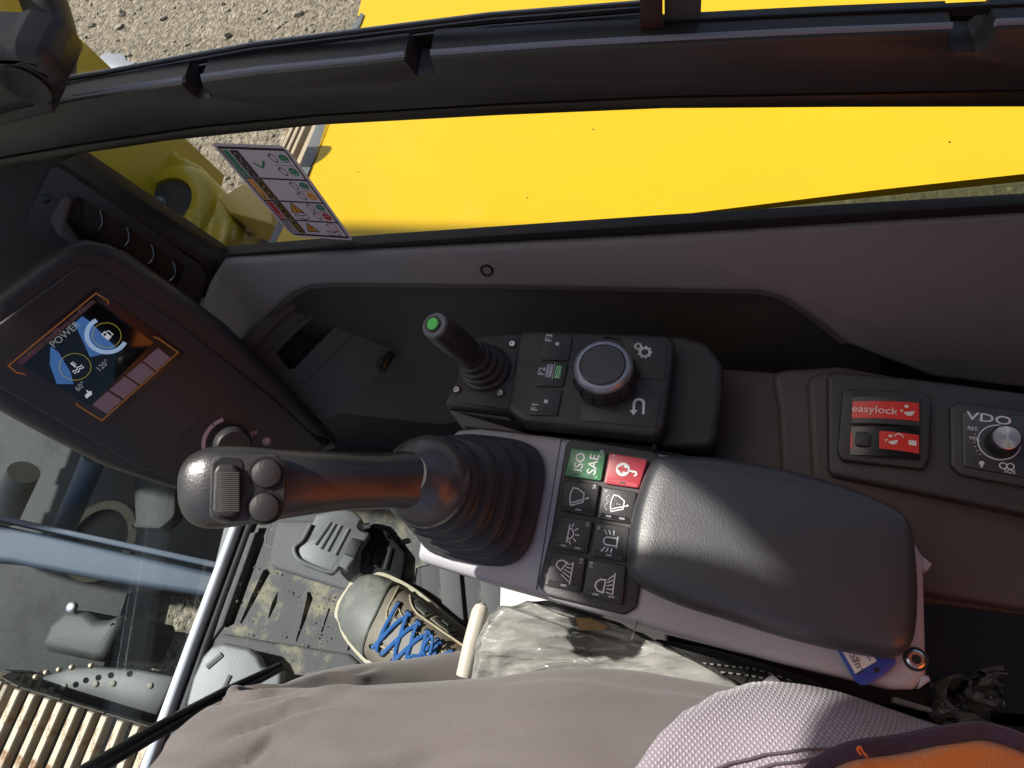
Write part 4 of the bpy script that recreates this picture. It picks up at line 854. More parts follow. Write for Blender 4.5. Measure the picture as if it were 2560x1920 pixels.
for a_, b_ in zip(edge, edge[1:] + edge[:1]): ff_.append((a_, b_, b_ + N_, a_ + N_))
obj('bonnet', (vv + vv2, ff_), M_yel, hd, smooth=50)
obj('front_edge', prism(FHd.pxs([(790, 300), (834, 300), (735, 512), (676, 640), (650, 640), (712, 500)]), FHd, -0.03, -0.002, 0.002, 2), M_steel, hd)
obj('front_edge', prism(FHd.pxs([(904, 35), (911, 40), (903, 62), (886, 92), (868, 96), (884, 66)]), FHd, -0.02, 0.003, 0.001, 2), M_steel, hd)
obj('body_side', prism([(0.45, 0.10), (1.2, 0.10), (1.2, -1.4), (0.45, -1.4)], Fr((0, 0, 0), (0, 0, 1), (1, 0, 0)), -0.1, 0.16), M_under, hd)
obj('step_plate', prism([tuple(az(x, y, 0.22))[:2] for x, y in ((548, 496), (610, 456), (680, 520), (680, 560), (572, 530))], Fr((0, 0, 0), (0, 0, 1), (1, 0, 0)), 0.16, 0.22, 0.003, 2), M_yelin, hd)
obj('dark_tank', prism([tuple(az(x, y, 0.12))[:2] for x, y in ((560, 512), (720, 518), (720, 680), (520, 680))], Fr((0, 0, 0), (0, 0, 1), (1, 0, 0)), -0.2, 0.12, 0.01, 3), mat('dusty_blue_black_tank', (0.045, 0.055, 0.068), 0.4, var=(14, 0.4), dirt=((0.16, 0.17, 0.16), 30, 0.56, 0.2)), hd)
fo = [az(x, y + 6, 0.474) for x, y in ((1170, 596), (1700, 534), (2200, 480), (2800, 418))]; fi = [az(x, y, 0.474) for x, y in ((2800, 515), (2200, 550), (1660, 585), (1250, 612))]
obj('foam_strip', prism([(p.x, p.y) for p in fo + fi], Fr((0, 0, 0), (0, 0, 1), (1, 0, 0)), 0.40, 0.474, 0.004, 2), M_foam, hd)
for x, y, r in ((1483, 324, 0.0007), (896, 430, 0.0006), (1318, 495, 0.0006), (2374, 356, 0.0011)):
    a = Fr(hpt(x, y), FHd.n, (1, 0, 0)); obj('dirt_speck', lathe(a, [(r, -0.0005), (r * 1.2, 0.0005), (r * 0.5, 0.001)], 7), M_under, hd)

BX = 0.40
# boom foot and boom arm
bf_ = thing('excavator_boom', 'yellow cast boom end with dark pivot pin beyond the front window corner', 'boom', az(420, 520, GZ))
FB2 = Fr(az(428, 519, 0.22), (-0.12, 0.0, 1.0), (0, -1, 0))
obj('casting', prism(rpoly(FB2.pxs([(60, 330), (410, 330), (436, 380), (492, 406), (536, 455), (541, 478), (566, 514), (580, 553), (574, 582), (545, 640), (420, 700), (150, 640), (0, 480)]), 0.012, 4), FB2, -0.16, 0.0, 0.010, 4), M_yel2, bf_)
a = FB2.at(*FB2.px(428, 521))
obj('boss', lathe(a, [(0.080, -0.004), (0.077, 0.006), (0.070, 0.013), (0.060, 0.016), (0.0465, 0.016), (0.0455, 0.006)], 48), M_yel2, bf_)
pn = obj('pivot_pin', lathe(a, [(0.044, 0.0), (0.044, 0.010), (0.042, 0.012), (0.002, 0.012)], 48), mat('dusty_pin_steel', (0.050, 0.052, 0.052), 0.55, var=(30, 0.4), dirt=((0.15, 0.15, 0.13), 60, 0.6, 0.2)), bf_)
ab = FB2.at(*FB2.px(411, 521), 0.012); obj('hex_bolt', join(lathe(ab, [(0.0125, 0.0), (0.0125, 0.002)], 20), lathe(ab, [(0.0105, 0.002), (0.0105, 0.008), (0.009, 0.009)], 6)), mat('grey_bolt', (0.30, 0.32, 0.33), 0.4, metal=0.5), bf_)
ba = bf_
obj('side_plate', prism([tuple(az(x, y, 0.0))[:2] for x, y in ((-260, -10), (0, 37), (50, 46), (88, 58), (180, 110), (296, 176), (220, 280), (-260, 200))], Fr((0, 0, 0), (0, 0, 1), (1, 0, 0)), -0.16, 0.0, 0.006, 3), M_yel2, ba)
bL = []
for z_, yc, dep, x0_, x1_ in ((0.12, 0.88, 0.13, 0.42, 0.84), (0.85, 1.04, 0.17, 0.40, 0.82), (1.15, 1.12, 0.18, 0.40, 0.60), (1.4, 1.18, 0.19, 0.44, 0.56), (2.3, 1.44, 0.19, 0.468, 0.66), (3.6, 1.85, 0.18, 0.60, 0.82)):
    bL.append([V((x0_, yc - dep, z_)), V((x1_, yc - dep, z_)), V((x1_, yc + dep, z_ - 0.1)), V((x0_, yc + dep, z_ - 0.1))])
obj('boom_beam', loft(bL), M_yel2, ba)  # unseen upper boom, its outline shaped to shade the controls
for r_, zz in ((0.029, ((1.3, 0.46, 0.92), (1.55, 0.43, 0.98), (1.68, 0.35, 1.02), (1.79, 0.300, 1.06), (1.90, 0.295, 1.10), (2.0, 0.306, 1.14), (2.15, 0.316, 1.20), (2.3, 0.322, 1.26), (2.6, 0.36, 1.38), (3.2, 0.52, 1.58))),
               (0.025, ((1.5, 0.47, 0.96), (1.9, 0.44, 1.10), (2.0, 0.426, 1.14), (2.12, 0.412, 1.19), (2.2, 0.396, 1.22), (2.28, 0.372, 1.25), (2.38, 0.352, 1.29), (2.5, 0.36, 1.34), (2.8, 0.43, 1.46), (3.2, 0.54, 1.60)))):
    obj('shadow_hose', tube(spline([V((x_, y_, z_)) for z_, x_, y_ in zz], 8), r_, 12), M_black, ba)  # unseen hoses, added and bent to throw shadow streaks on the armrest
# unseen dipper arm and bucket, added to shade the ground ahead
obj('shade_dipper', tube([V((0.72, 1.95, 3.5)), V((0.70, 2.3, 2.4)), V((0.66, 2.35, 1.2))], [(0.10, 0.13), (0.10, 0.15), (0.09, 0.11)], 4), M_yel2, ba)
bk = []
for k_ in range(15):
    a_ = R(-70 + 190 * k_ / 14); bk.append((2.2 + 0.42 * math.cos(a_), 0.75 + 0.40 * math.sin(a_)))
bo = bk + [(2.2 + 0.38 * math.cos(R(120 - 190 * k_ / 14)), 0.75 + 0.36 * math.sin(R(120 - 190 * k_ / 14))) for k_ in range(15)]
bkt = obj('bucket', loft([[V((x_, y_, z_)) for y_, z_ in bo] for x_ in (0.45, 1.07)]), M_under, ba)  # out of view, put here as a shade caster
for x_ in (0.45, 1.07): obj('shade_cheek', loft([[V((x_ + d_, y_, z_)) for y_, z_ in bk] for d_ in (-0.012, 0.012)]), M_under, bkt)
for k_ in range(5): obj('shade_tooth', loft([[V((0.49 + 0.13 * k_ + dx, bk[0][0] + dy, bk[0][1] + dz)) for dx, dy in ((0, -0.02), (0.05, -0.02), (0.05, 0.02), (0, 0.02))] for dz in (0.02, -0.10)]), M_steel, bkt)
br = obj('hose_bracket', prism([tuple(az(x, y, 0.01))[:2] for x, y in ((240, 144), (262, 132), (274, 128), (283, 134), (300, 131), (312, 140), (314, 148), (340, 155), (300, 175), (268, 168))], Fr((0, 0, 0), (0, 0, 1), (1, 0, 0)), -0.05, 0.01, 0.003, 2), mat('pale_grey_bracket', (0.26, 0.28, 0.32), 0.4), ba)
obj('hydraulic_hose', tube(spline([ax(60, -130, 0.62), ax(92, -40, 0.62), ax(122, 40, 0.60), ax(134, 100, 0.58), ax(130, 180, 0.56)], 6), 0.0215, 18), M_dark, label='thick black hydraulic hose curving past the window corner', cat='hose')
# black latch housing at the front corner of the upper window
lt = thing('window_latch', 'faceted black latch housing at the front end of the cross bar', 'latch', ax(70, 200, 0.35))
FLt = Fr((0.338, 0, 0), (-1, 0, 0), (0, -1, 0))
obj('housing', prism(rpoly(FLt.pxs([(-90, 122), (0, 126), (24, 118), (86, 134), (112, 148), (138, 172), (162, 204), (164, 214), (146, 240), (128, 276), (104, 270), (40, 292), (-90, 330)]), 0.004, 3), FLt, -0.034, 0.0, 0.010, 3), M_dark, lt)
a = FLt.at(*FLt.px(66, 212)); obj('recess', lathe(a, [(0.0150, -0.001), (0.0150, 0.0020), (0.0125, 0.0020), (0.0100, 0.0006), (0.004, 0.0004)], 22), M_black, lt)
obj('foot', prism(FLt.pxs([(-90, 320), (104, 274), (124, 280), (126, 302), (108, 304), (-90, 352)]), FLt, -0.03, -0.006, 0.002, 2), M_dark, lt)

# ================================================================== undercarriage below the front pane
def track(name, label, O, d, wdir, W, n0, n1, m_par):
    t = thing(name, label, 'track', (O.x, O.y, GZ), 'crawler tracks under the machine')
    zt = O.z
    path = []                                       # top run then round the front idler
    pitch = 0.098
    for i in range(n0, n1): path.append((i * pitch, 0.0, 0.0))
    Rr = 0.21
    for k in range(1, 6): a_ = k * pitch / Rr; path.append((-(n0 and 0) + n0 * pitch - Rr * math.sin(a_), -Rr * (1 - math.cos(a_)), a_))
    for s_, dz, a_ in path:
        c_ = O + d * s_ + V((0, 0, dz)); td = (d * math.cos(a_) + V((0, 0, 1)) * math.sin(a_)).normalized(); nn = td.cross(wdir); nn = nn if nn.z > -0.2 else -nn
        if nn.dot(V((0, 0, 1))) < 0 and a_ < 1.4: nn = -nn
        f_ = Fr(c_, nn, td)
        sgn = 1 if f_.v.dot(wdir) > 0 else -1
        sh_ = obj('shoe', prism([(-0.047, 0), (0.047, 0), (0.047, sgn * W), (-0.047, sgn * W)], f_, -0.022, 0.0), M_trackd, t, smooth=0)
        for o_ in (-0.034, 0.0, 0.034):
            obj('grouser', prism([(o_ - 0.0075, sgn * 0.002), (o_ + 0.0075, 0.002 * sgn), (o_ + 0.0075, sgn * (W - 0.004)), (o_ - 0.0075, sgn * (W - 0.004))], f_, 0.0003, 0.018, 0.002, 1), M_track, sh_, smooth=0)
    obj('track_frame', prism([(-0.2, 0.05), (1.2, 0.05), (1.2, 0.25), (-0.2, 0.25)] if True else [], Fr(O + V((0, 0, -0.12)), (0, 0, 1), d), -0.2, 0.03) if m_par else ball(O + d * 0.5 + wdir * W / 2 + V((0, 0, -0.2)), (0.1, 0.1, 0.1), 6), M_under, t)
    return t
TZ = -0.24
O1 = az(100, 1732, TZ); d1 = (az(374, 1815, TZ) - O1); d1.z = 0; d1.normalize(); w1 = V((-d1.y, d1.x, 0)); w1 = w1 if w1.x < 0 else -w1
track('crawler_track', 'rusty steel crawler track with worn grousers in front of the cab', O1, d1, w1, 0.34, 0, 6, False)
O2 = O1 - w1 * 1.18 + d1 * 0.10
track('crawler_track', 'crawler track beside the gravel beyond the hood edge', O2, d1, -w1, 0.34, 0, 5, False)
ug = thing('undercarriage', 'dusty undercarriage frame below the front pane, coloured dark for shade', 'undercarriage', (0.3, 1.2, GZ))
FZ = Fr((0, 0, 0), (0, 0, 1), (1, 0, 0)); flat = lambda L_, z: [tuple(az(x, y, z))[:2] for x, y in L_]
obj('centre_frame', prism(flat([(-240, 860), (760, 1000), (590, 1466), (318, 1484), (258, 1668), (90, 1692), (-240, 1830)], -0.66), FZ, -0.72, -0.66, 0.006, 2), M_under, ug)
obj('track_guard', prism(flat([(104, 1690), (172, 1667), (232, 1664), (350, 1672), (440, 1690), (380, 1812), (290, 1790), (178, 1752), (94, 1716)], -0.40), FZ, -0.56, -0.40, 0.008, 2), mat('olive_guard_plate', (0.016, 0.017, 0.014), 0.5, var=(12, 0.5)), ug)
for x, y in ((129, 1725), (161, 1717), (240, 1710), (283, 1709), (376, 1714)):
    a = Fr(az(x, y, -0.40), (0, 0, 1), (1, 0, 0)); obj('guard_bolt', lathe(a, [(0.0062, 0.0), (0.0062, 0.003), (0.004, 0.004)], 12), mat('pale_bolt', (0.22, 0.20, 0.15), 0.6), ug)
for x, y in ((90, 1692), (116, 1681), (148, 1674), (180, 1668), (228, 1664)):
    obj('guard_nub', ball(az(x, y, -0.34), 0.006, 6), M_track, ug)
obj('reflection_band', prism(flat([(-80, 1293), (556, 1436), (540, 1492), (250, 1448), (20, 1404), (-80, 1396)], -0.16), FZ, -0.20, -0.16, 0.010, 4), M_blue, ug)  # solid band built in place of a blue reflection in the pane
obj('reflection_line', prism(flat([(-80, 1270), (560, 1408), (556, 1424), (-80, 1284)], -0.15), FZ, -0.20, -0.15, 0.004, 2), M_blue, ug)  # thin upper line of the same pane reflection
obj('reflection_upright', tube([az(238, 1140, -0.12), az(150, 1345, -0.26)], 0.022, 20), M_blue, ug)  # upright tube standing in for the second pale reflection
obj('cylinder_barrel', tube([az(60, 1180, -0.2), az(10, 1290, -0.28)], 0.030, 16), mat('pale_dusty_steel', (0.16, 0.165, 0.15), 0.6, var=(20, 0.4)), ug)
a = Fr(az(250, 1352, -0.65), (0, 0, 1), (1, 0, 0)); obj('bearing_ring', lathe(a, [(0.086, 0.0), (0.085, 0.006), (0.108, 0.006), (0.110, 0.0)], 48, False, False), mat('dry_grease_ring', (0.16, 0.15, 0.09), 0.8, var=(30, 0.4)), ug)
obj('stay_plate', prism(rpoly(flat([(330, 1180), (440, 1180), (436, 1290), (400, 1322), (322, 1318), (338, 1306)], -0.2), 0.02, 4), FZ, -0.23, -0.2, 0.004, 2), M_under, ug)
obj('step_block', prism(rpoly(flat([(163, 1521), (212, 1525), (240, 1549), (268, 1546), (300, 1532), (304, 1560), (262, 1645), (230, 1652), (104, 1626), (100, 1608), (118, 1560)], -0.46), 0.02, 4), FZ, -0.66, -0.46, 0.02, 4), mat('grey_dusty_casting', (0.04, 0.043, 0.038), 0.6, var=(10, 0.4)), ug)
a = Fr(az(184, 1519, -0.46), (0, 0, 1), (1, 0, 0)); obj('block_bolt', lathe(a, [(0.012, 0.0), (0.012, 0.01), (0.008, 0.012)], 8), M_zinc, ug)

# ================================================================== floor: edge rail, mat, pedals, levers
rl = thing('floor_edge_rail', 'white metal edge rail with black ribbed seal along the front pane', 'edge rail', az(460, 1600, 0.0))
obj('rail', prism(flat([(628, 1168), (648, 1168), (588, 1330), (480, 1620), (366, 1935), (338, 1935), (455, 1620), (566, 1328)], 0.052), FZ, 0.0, 0.052, 0.006, 3), M_whitealu, rl)
obj('seal', prism(flat([(652, 1160), (700, 1168), (626, 1330), (520, 1622), (424, 1935), (372, 1935), (485, 1620), (592, 1330)], 0.040), FZ, 0.0, 0.040, 0.010, 4), M_black, rl)
for k in range(46):
    t = k / 45; x = 600 - 226 * t; y = 1310 + 610 * t; p = az(x, y, 0.041); obj('seal_rib', ball(p, (0.0045, 0.0028, 0.003), 5), M_black, rl)
fm = thing('floor_mat', 'muddy ribbed rubber floor mat under the boot', 'floor mat', az(750, 1520, 0.0))
matp = [(626, 1330), (690, 1150), (1110, 1180), (1110, 1400), (1040, 1420), (1000, 1760), (640, 1935), (424, 1935), (520, 1622)]
grv = [[(648, 1320), (672, 1320), (585, 1560), (566, 1570), (555, 1560)], [(658, 1426), (668, 1422), (675, 1432), (640, 1496), (604, 1560), (600, 1557), (628, 1490)],
       [(695, 1477), (692, 1508), (673, 1547), (670, 1545), (679, 1508)], [(768, 1480), (776, 1480), (782, 1496), (764, 1550), (742, 1604), (739, 1602), (752, 1558), (766, 1496)],
       [(822, 1518), (825, 1524), (806, 1581), (802, 1580), (810, 1556)], [(881, 1579), (884, 1584), (873, 1627), (868, 1626)],
       [(696, 1640), (706, 1634), (730, 1636), (766, 1656), (760, 1672), (700, 1668), (690, 1656)]]
obj('sheet', holed(flat(matp, 0.032), [flat(g, 0.032) for g in grv], FZ, 0.004, 0.032), M_mat, fm, smooth=0)
for q in ([(690, 1300), (900, 1300), (1010, 1420), (1000, 1486), (930, 1496), (842, 1470), (680, 1419), (672, 1400)], [(548, 1582), (600, 1590), (690, 1606), (870, 1634), (900, 1660), (880, 1720), (640, 1920), (440, 1920), (520, 1660)]):
    obj('raised_border', prism(rpoly(flat(q, 0.038), 0.012, 4), FZ, 0.0322, 0.0385, 0.005, 3), M_matc if q[0][0] > 600 else M_mat, fm)
obj('front_strip', prism(flat([(610, 1330), (640, 1330), (556, 1566), (530, 1600)], 0.036), FZ, 0.02, 0.036, 0.003, 2), M_matc, fm)
for q in ([(690, 1430), (830, 1478), (800, 1520), (760, 1640), (600, 1590)], [(836, 1500), (880, 1520), (905, 1580), (880, 1650), (790, 1630)], [(700, 1476), (766, 1492), (730, 1600), (640, 1572)]):
    obj('pad', prism(rpoly(flat(q, 0.035), 0.006, 3), FZ, 0.032, 0.0352, 0.002, 2), M_mat, fm) if False else None
for x0_, x1_ in ((1006, 1042), (1046, 1090), (1096, 1140), (1146, 1190), (1196, 1240), (1248, 1300)):
    obj('heel_strip', prism(flat([(x0_, 1395), (x1_ + 8, 1400), (x1_ + 26, 1600), (x0_ + 16, 1600)], 0.034), FZ, 0.0, 0.030 + (0.008 if (x0_ // 50) % 2 else 0.0), 0.003, 2), M_mat if (x0_ // 50) % 2 == 0 else M_matc, fm)
printed('inlay_seam', stroke(flat([(705, 1310), (688, 1352), (690, 1374), (735, 1392), (800, 1405)], 0.0), 0.003), FZ, M_black, fm, 0.0325)
pr_ = thing('foot_pedal', 'ribbed cast aluminium pedal under the joystick grip beside the boot toe', 'pedal', az(820, 1360, 0.03))
FPd = Fr(az(820, 1360, 0.095), (0.10, -0.22, 1.0), (0, -1, 0))
po = [(736, 1366), (758, 1348), (778, 1310), (792, 1284), (850, 1268), (886, 1278), (906, 1298), (897, 1318), (926, 1332), (912, 1356), (884, 1402), (868, 1427), (846, 1420), (828, 1435), (758, 1410), (738, 1390)]
obj('plate', prism(rpoly(FPd.pxs(po), 0.004, 3), FPd, -0.012, 0.0, 0.004, 3), M_alu, pr_)
rim = FPd.pxs([(778, 1312), (758, 1350), (738, 1368), (740, 1388), (760, 1407), (826, 1431), (845, 1418)])
obj('rim', tube([FPd.pt(a_, b_, 0.002) for a_, b_ in [tuple(q) for q in spline(rim, 4)]], 0.0028, 8), M_alu, pr_)
for (xa, ya, xb, yb) in ((838, 1310, 802, 1372), (852, 1314, 818, 1378), (826, 1306, 788, 1362), (872, 1322, 838, 1388)):
    p, q = FPd.px(xa, ya), FPd.px(xb, yb); obj('grip_rib', tube([FPd.pt(p[0], p[1], 0), FPd.pt(q[0], q[1], 0)], 0.0026, 8), M_alu, pr_)
obj('rubber_block', prism(rpoly(FPd.pxs([(880, 1346), (908, 1352), (888, 1396), (860, 1386)]), 0.002, 2), FPd, -0.01, 0.004, 0.001, 2), M_black, pr_)
obj('hinge_pin', tube([FPd.pt(*FPd.px(910, 1318), 0.004), FPd.pt(*FPd.px(926, 1316), 0.004)], 0.0042, 12), M_zinc, pr_)
obj('stalk', tube([FPd.pt(*FPd.px(830, 1340), -0.008), az(860, 1330, 0.03)], 0.012, 10), M_black, pr_)
obj('pivot_shoe', prism(rpoly(FPd.pxs([(900, 1290), (960, 1310), (1010, 1370), (1000, 1440), (890, 1420)]), 0.008, 3), FPd, -0.06, -0.025, 0.004, 2), M_black, pr_)
for k in range(3):
    p, q = FPd.px(930 + k * 22, 1345 + k * 6), FPd.px(915 + k * 22, 1400 + k * 6); obj('shoe_rib', tube([FPd.pt(p[0], p[1], -0.025), FPd.pt(q[0], q[1], -0.025)], 0.004, 8), M_black, pr_)
pl_ = thing('foot_pedal', 'broad grey pedal plate half hidden by the bent knee', 'pedal', az(560, 1700, 0.03))
FPl = Fr(az(560, 1700, 0.085), (0.05, -0.10, 1.0), (0, -1, 0))
pq = [(462, 1765), (480, 1695), (505, 1640), (530, 1613), (560, 1605), (624, 1620), (645, 1640), (657, 1667), (706, 1674), (700, 1740), (600, 1800), (490, 1790)]
obj('plate', prism(rpoly(FPl.pxs(pq), 0.008, 4), FPl, -0.014, 0.0, 0.006, 4), M_alu, pl_)
p, q = FPl.px(575, 1688), FPl.px(545, 1750); obj('grip_rib', tube([FPl.pt(p[0], p[1], -0.001), FPl.pt(q[0], q[1], -0.001)], 0.004, 8), M_alu, pl_)
p, q = FPl.px(555, 1636), FPl.px(518, 1668); obj('grip_rib', tube([FPl.pt(p[0], p[1], -0.002), FPl.pt(q[0], q[1], -0.002)], 0.005, 8), M_alu, pl_)
obj('stalk', tube([FPl.pt(*FPl.px(600, 1720), -0.01), az(620, 1720, 0.03)], 0.012, 10), M_black, pl_)
obj('tilt_lever', tube([az(1206, 1512, 0.236), az(1205, 1518, 0.238), az(1200, 1530, 0.238), az(1178, 1612, 0.236), az(1160, 1690, 0.230)], [0.004, 0.0078, 0.0092, 0.0090, 0.0085], 18), M_paint, label='cream rounded seat lever between boot and plastic cover', cat='lever')
obj('lock_bar', tube([az(700, 1668, 0.13), az(560, 1738, 0.20), az(380, 1834, 0.28), az(180, 1952, 0.34)], [0.006, 0.0085, 0.0085, 0.0085], 14), M_gloss, label='black metal bar running from the knee to the front edge rail', cat='bar')
obj('cable', tube([az(520, 1800, 0.20), az(450, 1862, 0.22), az(370, 1950, 0.24)], 0.0045, 10), M_gloss, label='thin black cable beside the black bar at the rail', cat='cable')

# ================================================================== operator
def cloth(name, base, wscale, rough=0.85, amp=0.45, sheen=0.3, dark=0.6):
    """woven cloth: fine crossing threads as bump and slight colour change"""
    m = bpy.data.materials.new(name); m.use_nodes = True; t = m.node_tree; n = t.nodes; l = t.links; b = n['Principled BSDF']
    b.inputs['Roughness'].default_value = rough; b.inputs['Sheen Weight'].default_value = sheen; b.inputs['Specular IOR Level'].default_value = 0.2
    tc = n.new('ShaderNodeTexCoord'); ch = []
    for d in (0.8, -0.8):
        mp = n.new('ShaderNodeMapping'); mp.inputs['Rotation'].default_value = (0, 0, d); l.new(tc.outputs['Object'], mp.inputs[0])
        w = n.new('ShaderNodeTexWave'); w.inputs['Scale'].default_value = wscale; w.inputs['Distortion'].default_value = 0.6; w.inputs['Detail'].default_value = 1; l.new(mp.outputs[0], w.inputs[0]); ch.append(w.outputs['Fac'])
    mu = n.new('ShaderNodeMath'); mu.operation = 'MULTIPLY'; l.new(ch[0], mu.inputs[0]); l.new(ch[1], mu.inputs[1])
    nz = n.new('ShaderNodeTexNoise'); nz.inputs['Scale'].default_value = 9; nz.inputs['Detail'].default_value = 5; l.new(tc.outputs['Object'], nz.inputs[0])
    mx = n.new('ShaderNodeMix'); mx.data_type = 'RGBA'; mx.inputs[6].default_value = (*[c * dark for c in base], 1); mx.inputs[7].default_value = (*[min(1, c * 1.2) for c in base], 1)
    ad = n.new('ShaderNodeMath'); ad.operation = 'ADD'; l.new(mu.outputs[0], ad.inputs[0]); ms = n.new('ShaderNodeMath'); ms.operation = 'MULTIPLY_ADD'; ms.inputs[1].default_value = 0.8; ms.inputs[2].default_value = 0.0
    l.new(nz.outputs['Fac'], ms.inputs[0]); l.new(ms.outputs[0], ad.inputs[1]); l.new(ad.outputs[0], mx.inputs[0]); l.new(mx.outputs[2], b.inputs['Base Color'])
    bp = n.new('ShaderNodeBump'); bp.inputs['Strength'].default_value = amp; bp.inputs['Distance'].default_value = 0.0008; l.new(mu.outputs[0], bp.inputs['Height'])
    b2 = n.new('ShaderNodeBump'); b2.inputs['Strength'].default_value = 0.25; b2.inputs['Distance'].default_value = 0.01; l.new(nz.outputs['Fac'], b2.inputs['Height']); l.new(b2.outputs[0], bp.inputs['Normal'])
    l.new(bp.outputs[0], b.inputs['Normal']); MATS[name] = m
    return m
M_trs = cloth('taupe_work_cloth', (0.152, 0.134, 0.127), 300)
M_patch = cloth('grey_mesh_cloth', (0.36, 0.32, 0.36), 120, amp=0.8, dark=0.35)
M_vest = cloth('orange_vest_cloth', (0.98, 0.20, 0.015), 260, dark=0.8)
M_bind = cloth('plum_binding', (0.060, 0.035, 0.060), 300)
pe = thing('person', 'seated operator in taupe work trousers, orange vest and blue laced safety shoe', 'person', az(1600, 1990, 0.30))
CREASES = [(0.30, 60, 0.50, 95, 1.0), (0.24, 95, 0.47, 70, 0.9), (0.36, 110, 0.55, 118, 0.8), (0.45, 25, 0.60, 70, 1.2), (0.48, 55, 0.62, 100, 1.2), (0.52, 10, 0.66, 35, 1.4), (0.40, 40, 0.52, 20, 0.8),
           (0.62, 20, 0.72, 75, 1.8), (0.66, 10, 0.80, 60, 1.8), (0.72, 40, 0.86, 85, 1.8), (0.78, 5, 0.90, 45, 1.6), (0.84, 60, 0.96, 100, 1.6), (0.70, 95, 0.84, 130, 1.6), (0.58, 100, 0.66, 140, 1.4), (0.88, 20, 0.99, 70, 1.5), (0.20, 40, 0.34, 30, 0.7)]
def leg(pts, rad, seed, folds=1.0, sub=22, n=110):
    """trouser leg: a bent tapering tube with soft bulges and creases (path parameter, angle) pressed into it"""
    P = spline(pts, sub); Rr = [tuple(q)[:2] for q in spline([V((r_[0], r_[1], 0)) for r_ in rad], sub)]
    v, f_ = tube(P, Rr, n, up=(0.05, 0.02, 1), ex=2.2)
    out_ = []
    for i, p in enumerate(v):
        k_ = i // n; c_ = P[min(k_, len(P) - 1)]; d_ = (p - c_); t_ = k_ / (len(P) - 1); ad = 360.0 * (i % n) / n
        w_ = mnoise.noise(V((p.x * 9 + seed, p.y * 9, p.z * 9))) * 0.010
        for (t0_, a0_, t1_, a1_, am) in CREASES:
            # distance to the crease in metres (leg about 1 m long, radius about 0.08 m)
            ux, uy = (t1_ - t0_) * 1.05, R(a1_ - a0_) * 0.08; qx, qy = (t_ - t0_) * 1.05, R(ad - a0_) * 0.08; L2 = ux * ux + uy * uy
            s_ = (qx * ux + qy * uy) / L2
            if -0.15 < s_ < 1.15:
                wob = 0.006 * mnoise.noise(V((t_ * 30, ad * 0.05, a0_)))
                dd = (qx * uy - qy * ux) / math.sqrt(L2) + wob; en = max(0.0, math.sin(math.pi * min(1, max(0, (s_ + 0.15) / 1.3))))
                if abs(dd) < 0.05: w_ += am * en * folds * (-0.0042 * math.exp(-(dd / 0.0045) ** 2) + 0.0040 * math.exp(-((dd - 0.012) / 0.009) ** 2))
        out_.append(p + d_.normalized() * w_ if d_.length > 1e-6 else p)
    return out_, f_
hipR = V((-0.16, -0.46, 0.40)); K = az(592, 1985, 0.425)
legp = [hipR, V((-0.14, -0.33, 0.415)), az(2050, 2120, 0.432), az(1500, 2010, 0.440), az(1050, 2006, 0.438), az(760, 2000, 0.432), K, az(640, 1948, 0.36), az(810, 1850, 0.25), az(1000, 1796, 0.175), az(1150, 1772, 0.13)]
legr = [(0.100, 0.085), (0.100, 0.086), (0.093, 0.084), (0.085, 0.080), (0.078, 0.072), (0.073, 0.068), (0.066, 0.066), (0.066, 0.064), (0.060, 0.062), (0.058, 0.060), (0.060, 0.060)]
tr = obj('trousers', leg(legp, legr, 3.1), M_trs, pe, smooth=60)
mir = lambda p: V((-0.54 - p.x, p.y, p.z))
obj('trousers', leg([mir(p) for p in legp], legr, 8.4, 1.0, 8, 40), M_trs, pe, smooth=60)
obj('trousers_seat', tube([V((-0.50, -0.44, 0.40)), V((-0.42, -0.46, 0.42)), V((-0.25, -0.48, 0.43)), V((-0.12, -0.46, 0.42)), V((-0.04, -0.44, 0.40))], [(0.06, 0.05), (0.11, 0.10), (0.12, 0.12), (0.11, 0.10), (0.06, 0.05)], 24), M_trs, pe, smooth=60)
# reinforced pocket cloth on the upper thigh: a shell that follows the leg
Pm = spline(legp, 7); Rm = [tuple(q)[:2] for q in spline([V((r_[0], r_[1], 0)) for r_ in legr], 7)]
def shell(t0_, t1f, a0_, a1_, off, nu=26, nv=22):
    """patch on the leg between path parameters (the front limit may vary with the angle)"""
    vv, ff_ = [], []
    for j in range(nv + 1):
        a_ = R(a0_ + (a1_ - a0_) * j / nv); te = t1f(j / nv)
        for i in range(nu + 1):
            t_ = (t0_ + (te - t0_) * i / nu) * (len(Pm) - 1); k_ = int(t_); fr_ = t_ - k_; p = Pm[k_].lerp(Pm[min(k_ + 1, len(Pm) - 1)], fr_)
            tn = (Pm[min(k_ + 1, len(Pm) - 1)] - Pm[k_]).normalized(); s_ = tn.cross(V((0.05, 0.02, 1))).normalized(); w_ = s_.cross(tn)
            ra = Rm[k_][0] * (1 - fr_) + Rm[min(k_ + 1, len(Rm) - 1)][0] * fr_; rb = Rm[k_][1] * (1 - fr_) + Rm[min(k_ + 1, len(Rm) - 1)][1] * fr_
            c_, sn_ = math.cos(a_), math.sin(a_); c2_ = math.copysign(abs(c_) ** (2 / 2.2), c_); s2_ = math.copysign(abs(sn_) ** (2 / 2.2), sn_)
            q = p + s_ * (ra * c2_) + w_ * (rb * s2_); d_ = (q - p).normalized()
            nz_ = mnoise.noise(V((q.x * 9 + 3.1, q.y * 9, q.z * 9))) * 0.010 + mnoise.noise(V((q.x * 18, q.y * 12, q.z * 22))) * 0.004
            vv.append(q + d_ * (nz_ + off))
    w = nu + 1
    for j in range(nv):
        for i in range(nu): ff_.append((j * w + i, j * w + i + 1, (j + 1) * w + i + 1, (j + 1) * w + i))
    return vv, ff_
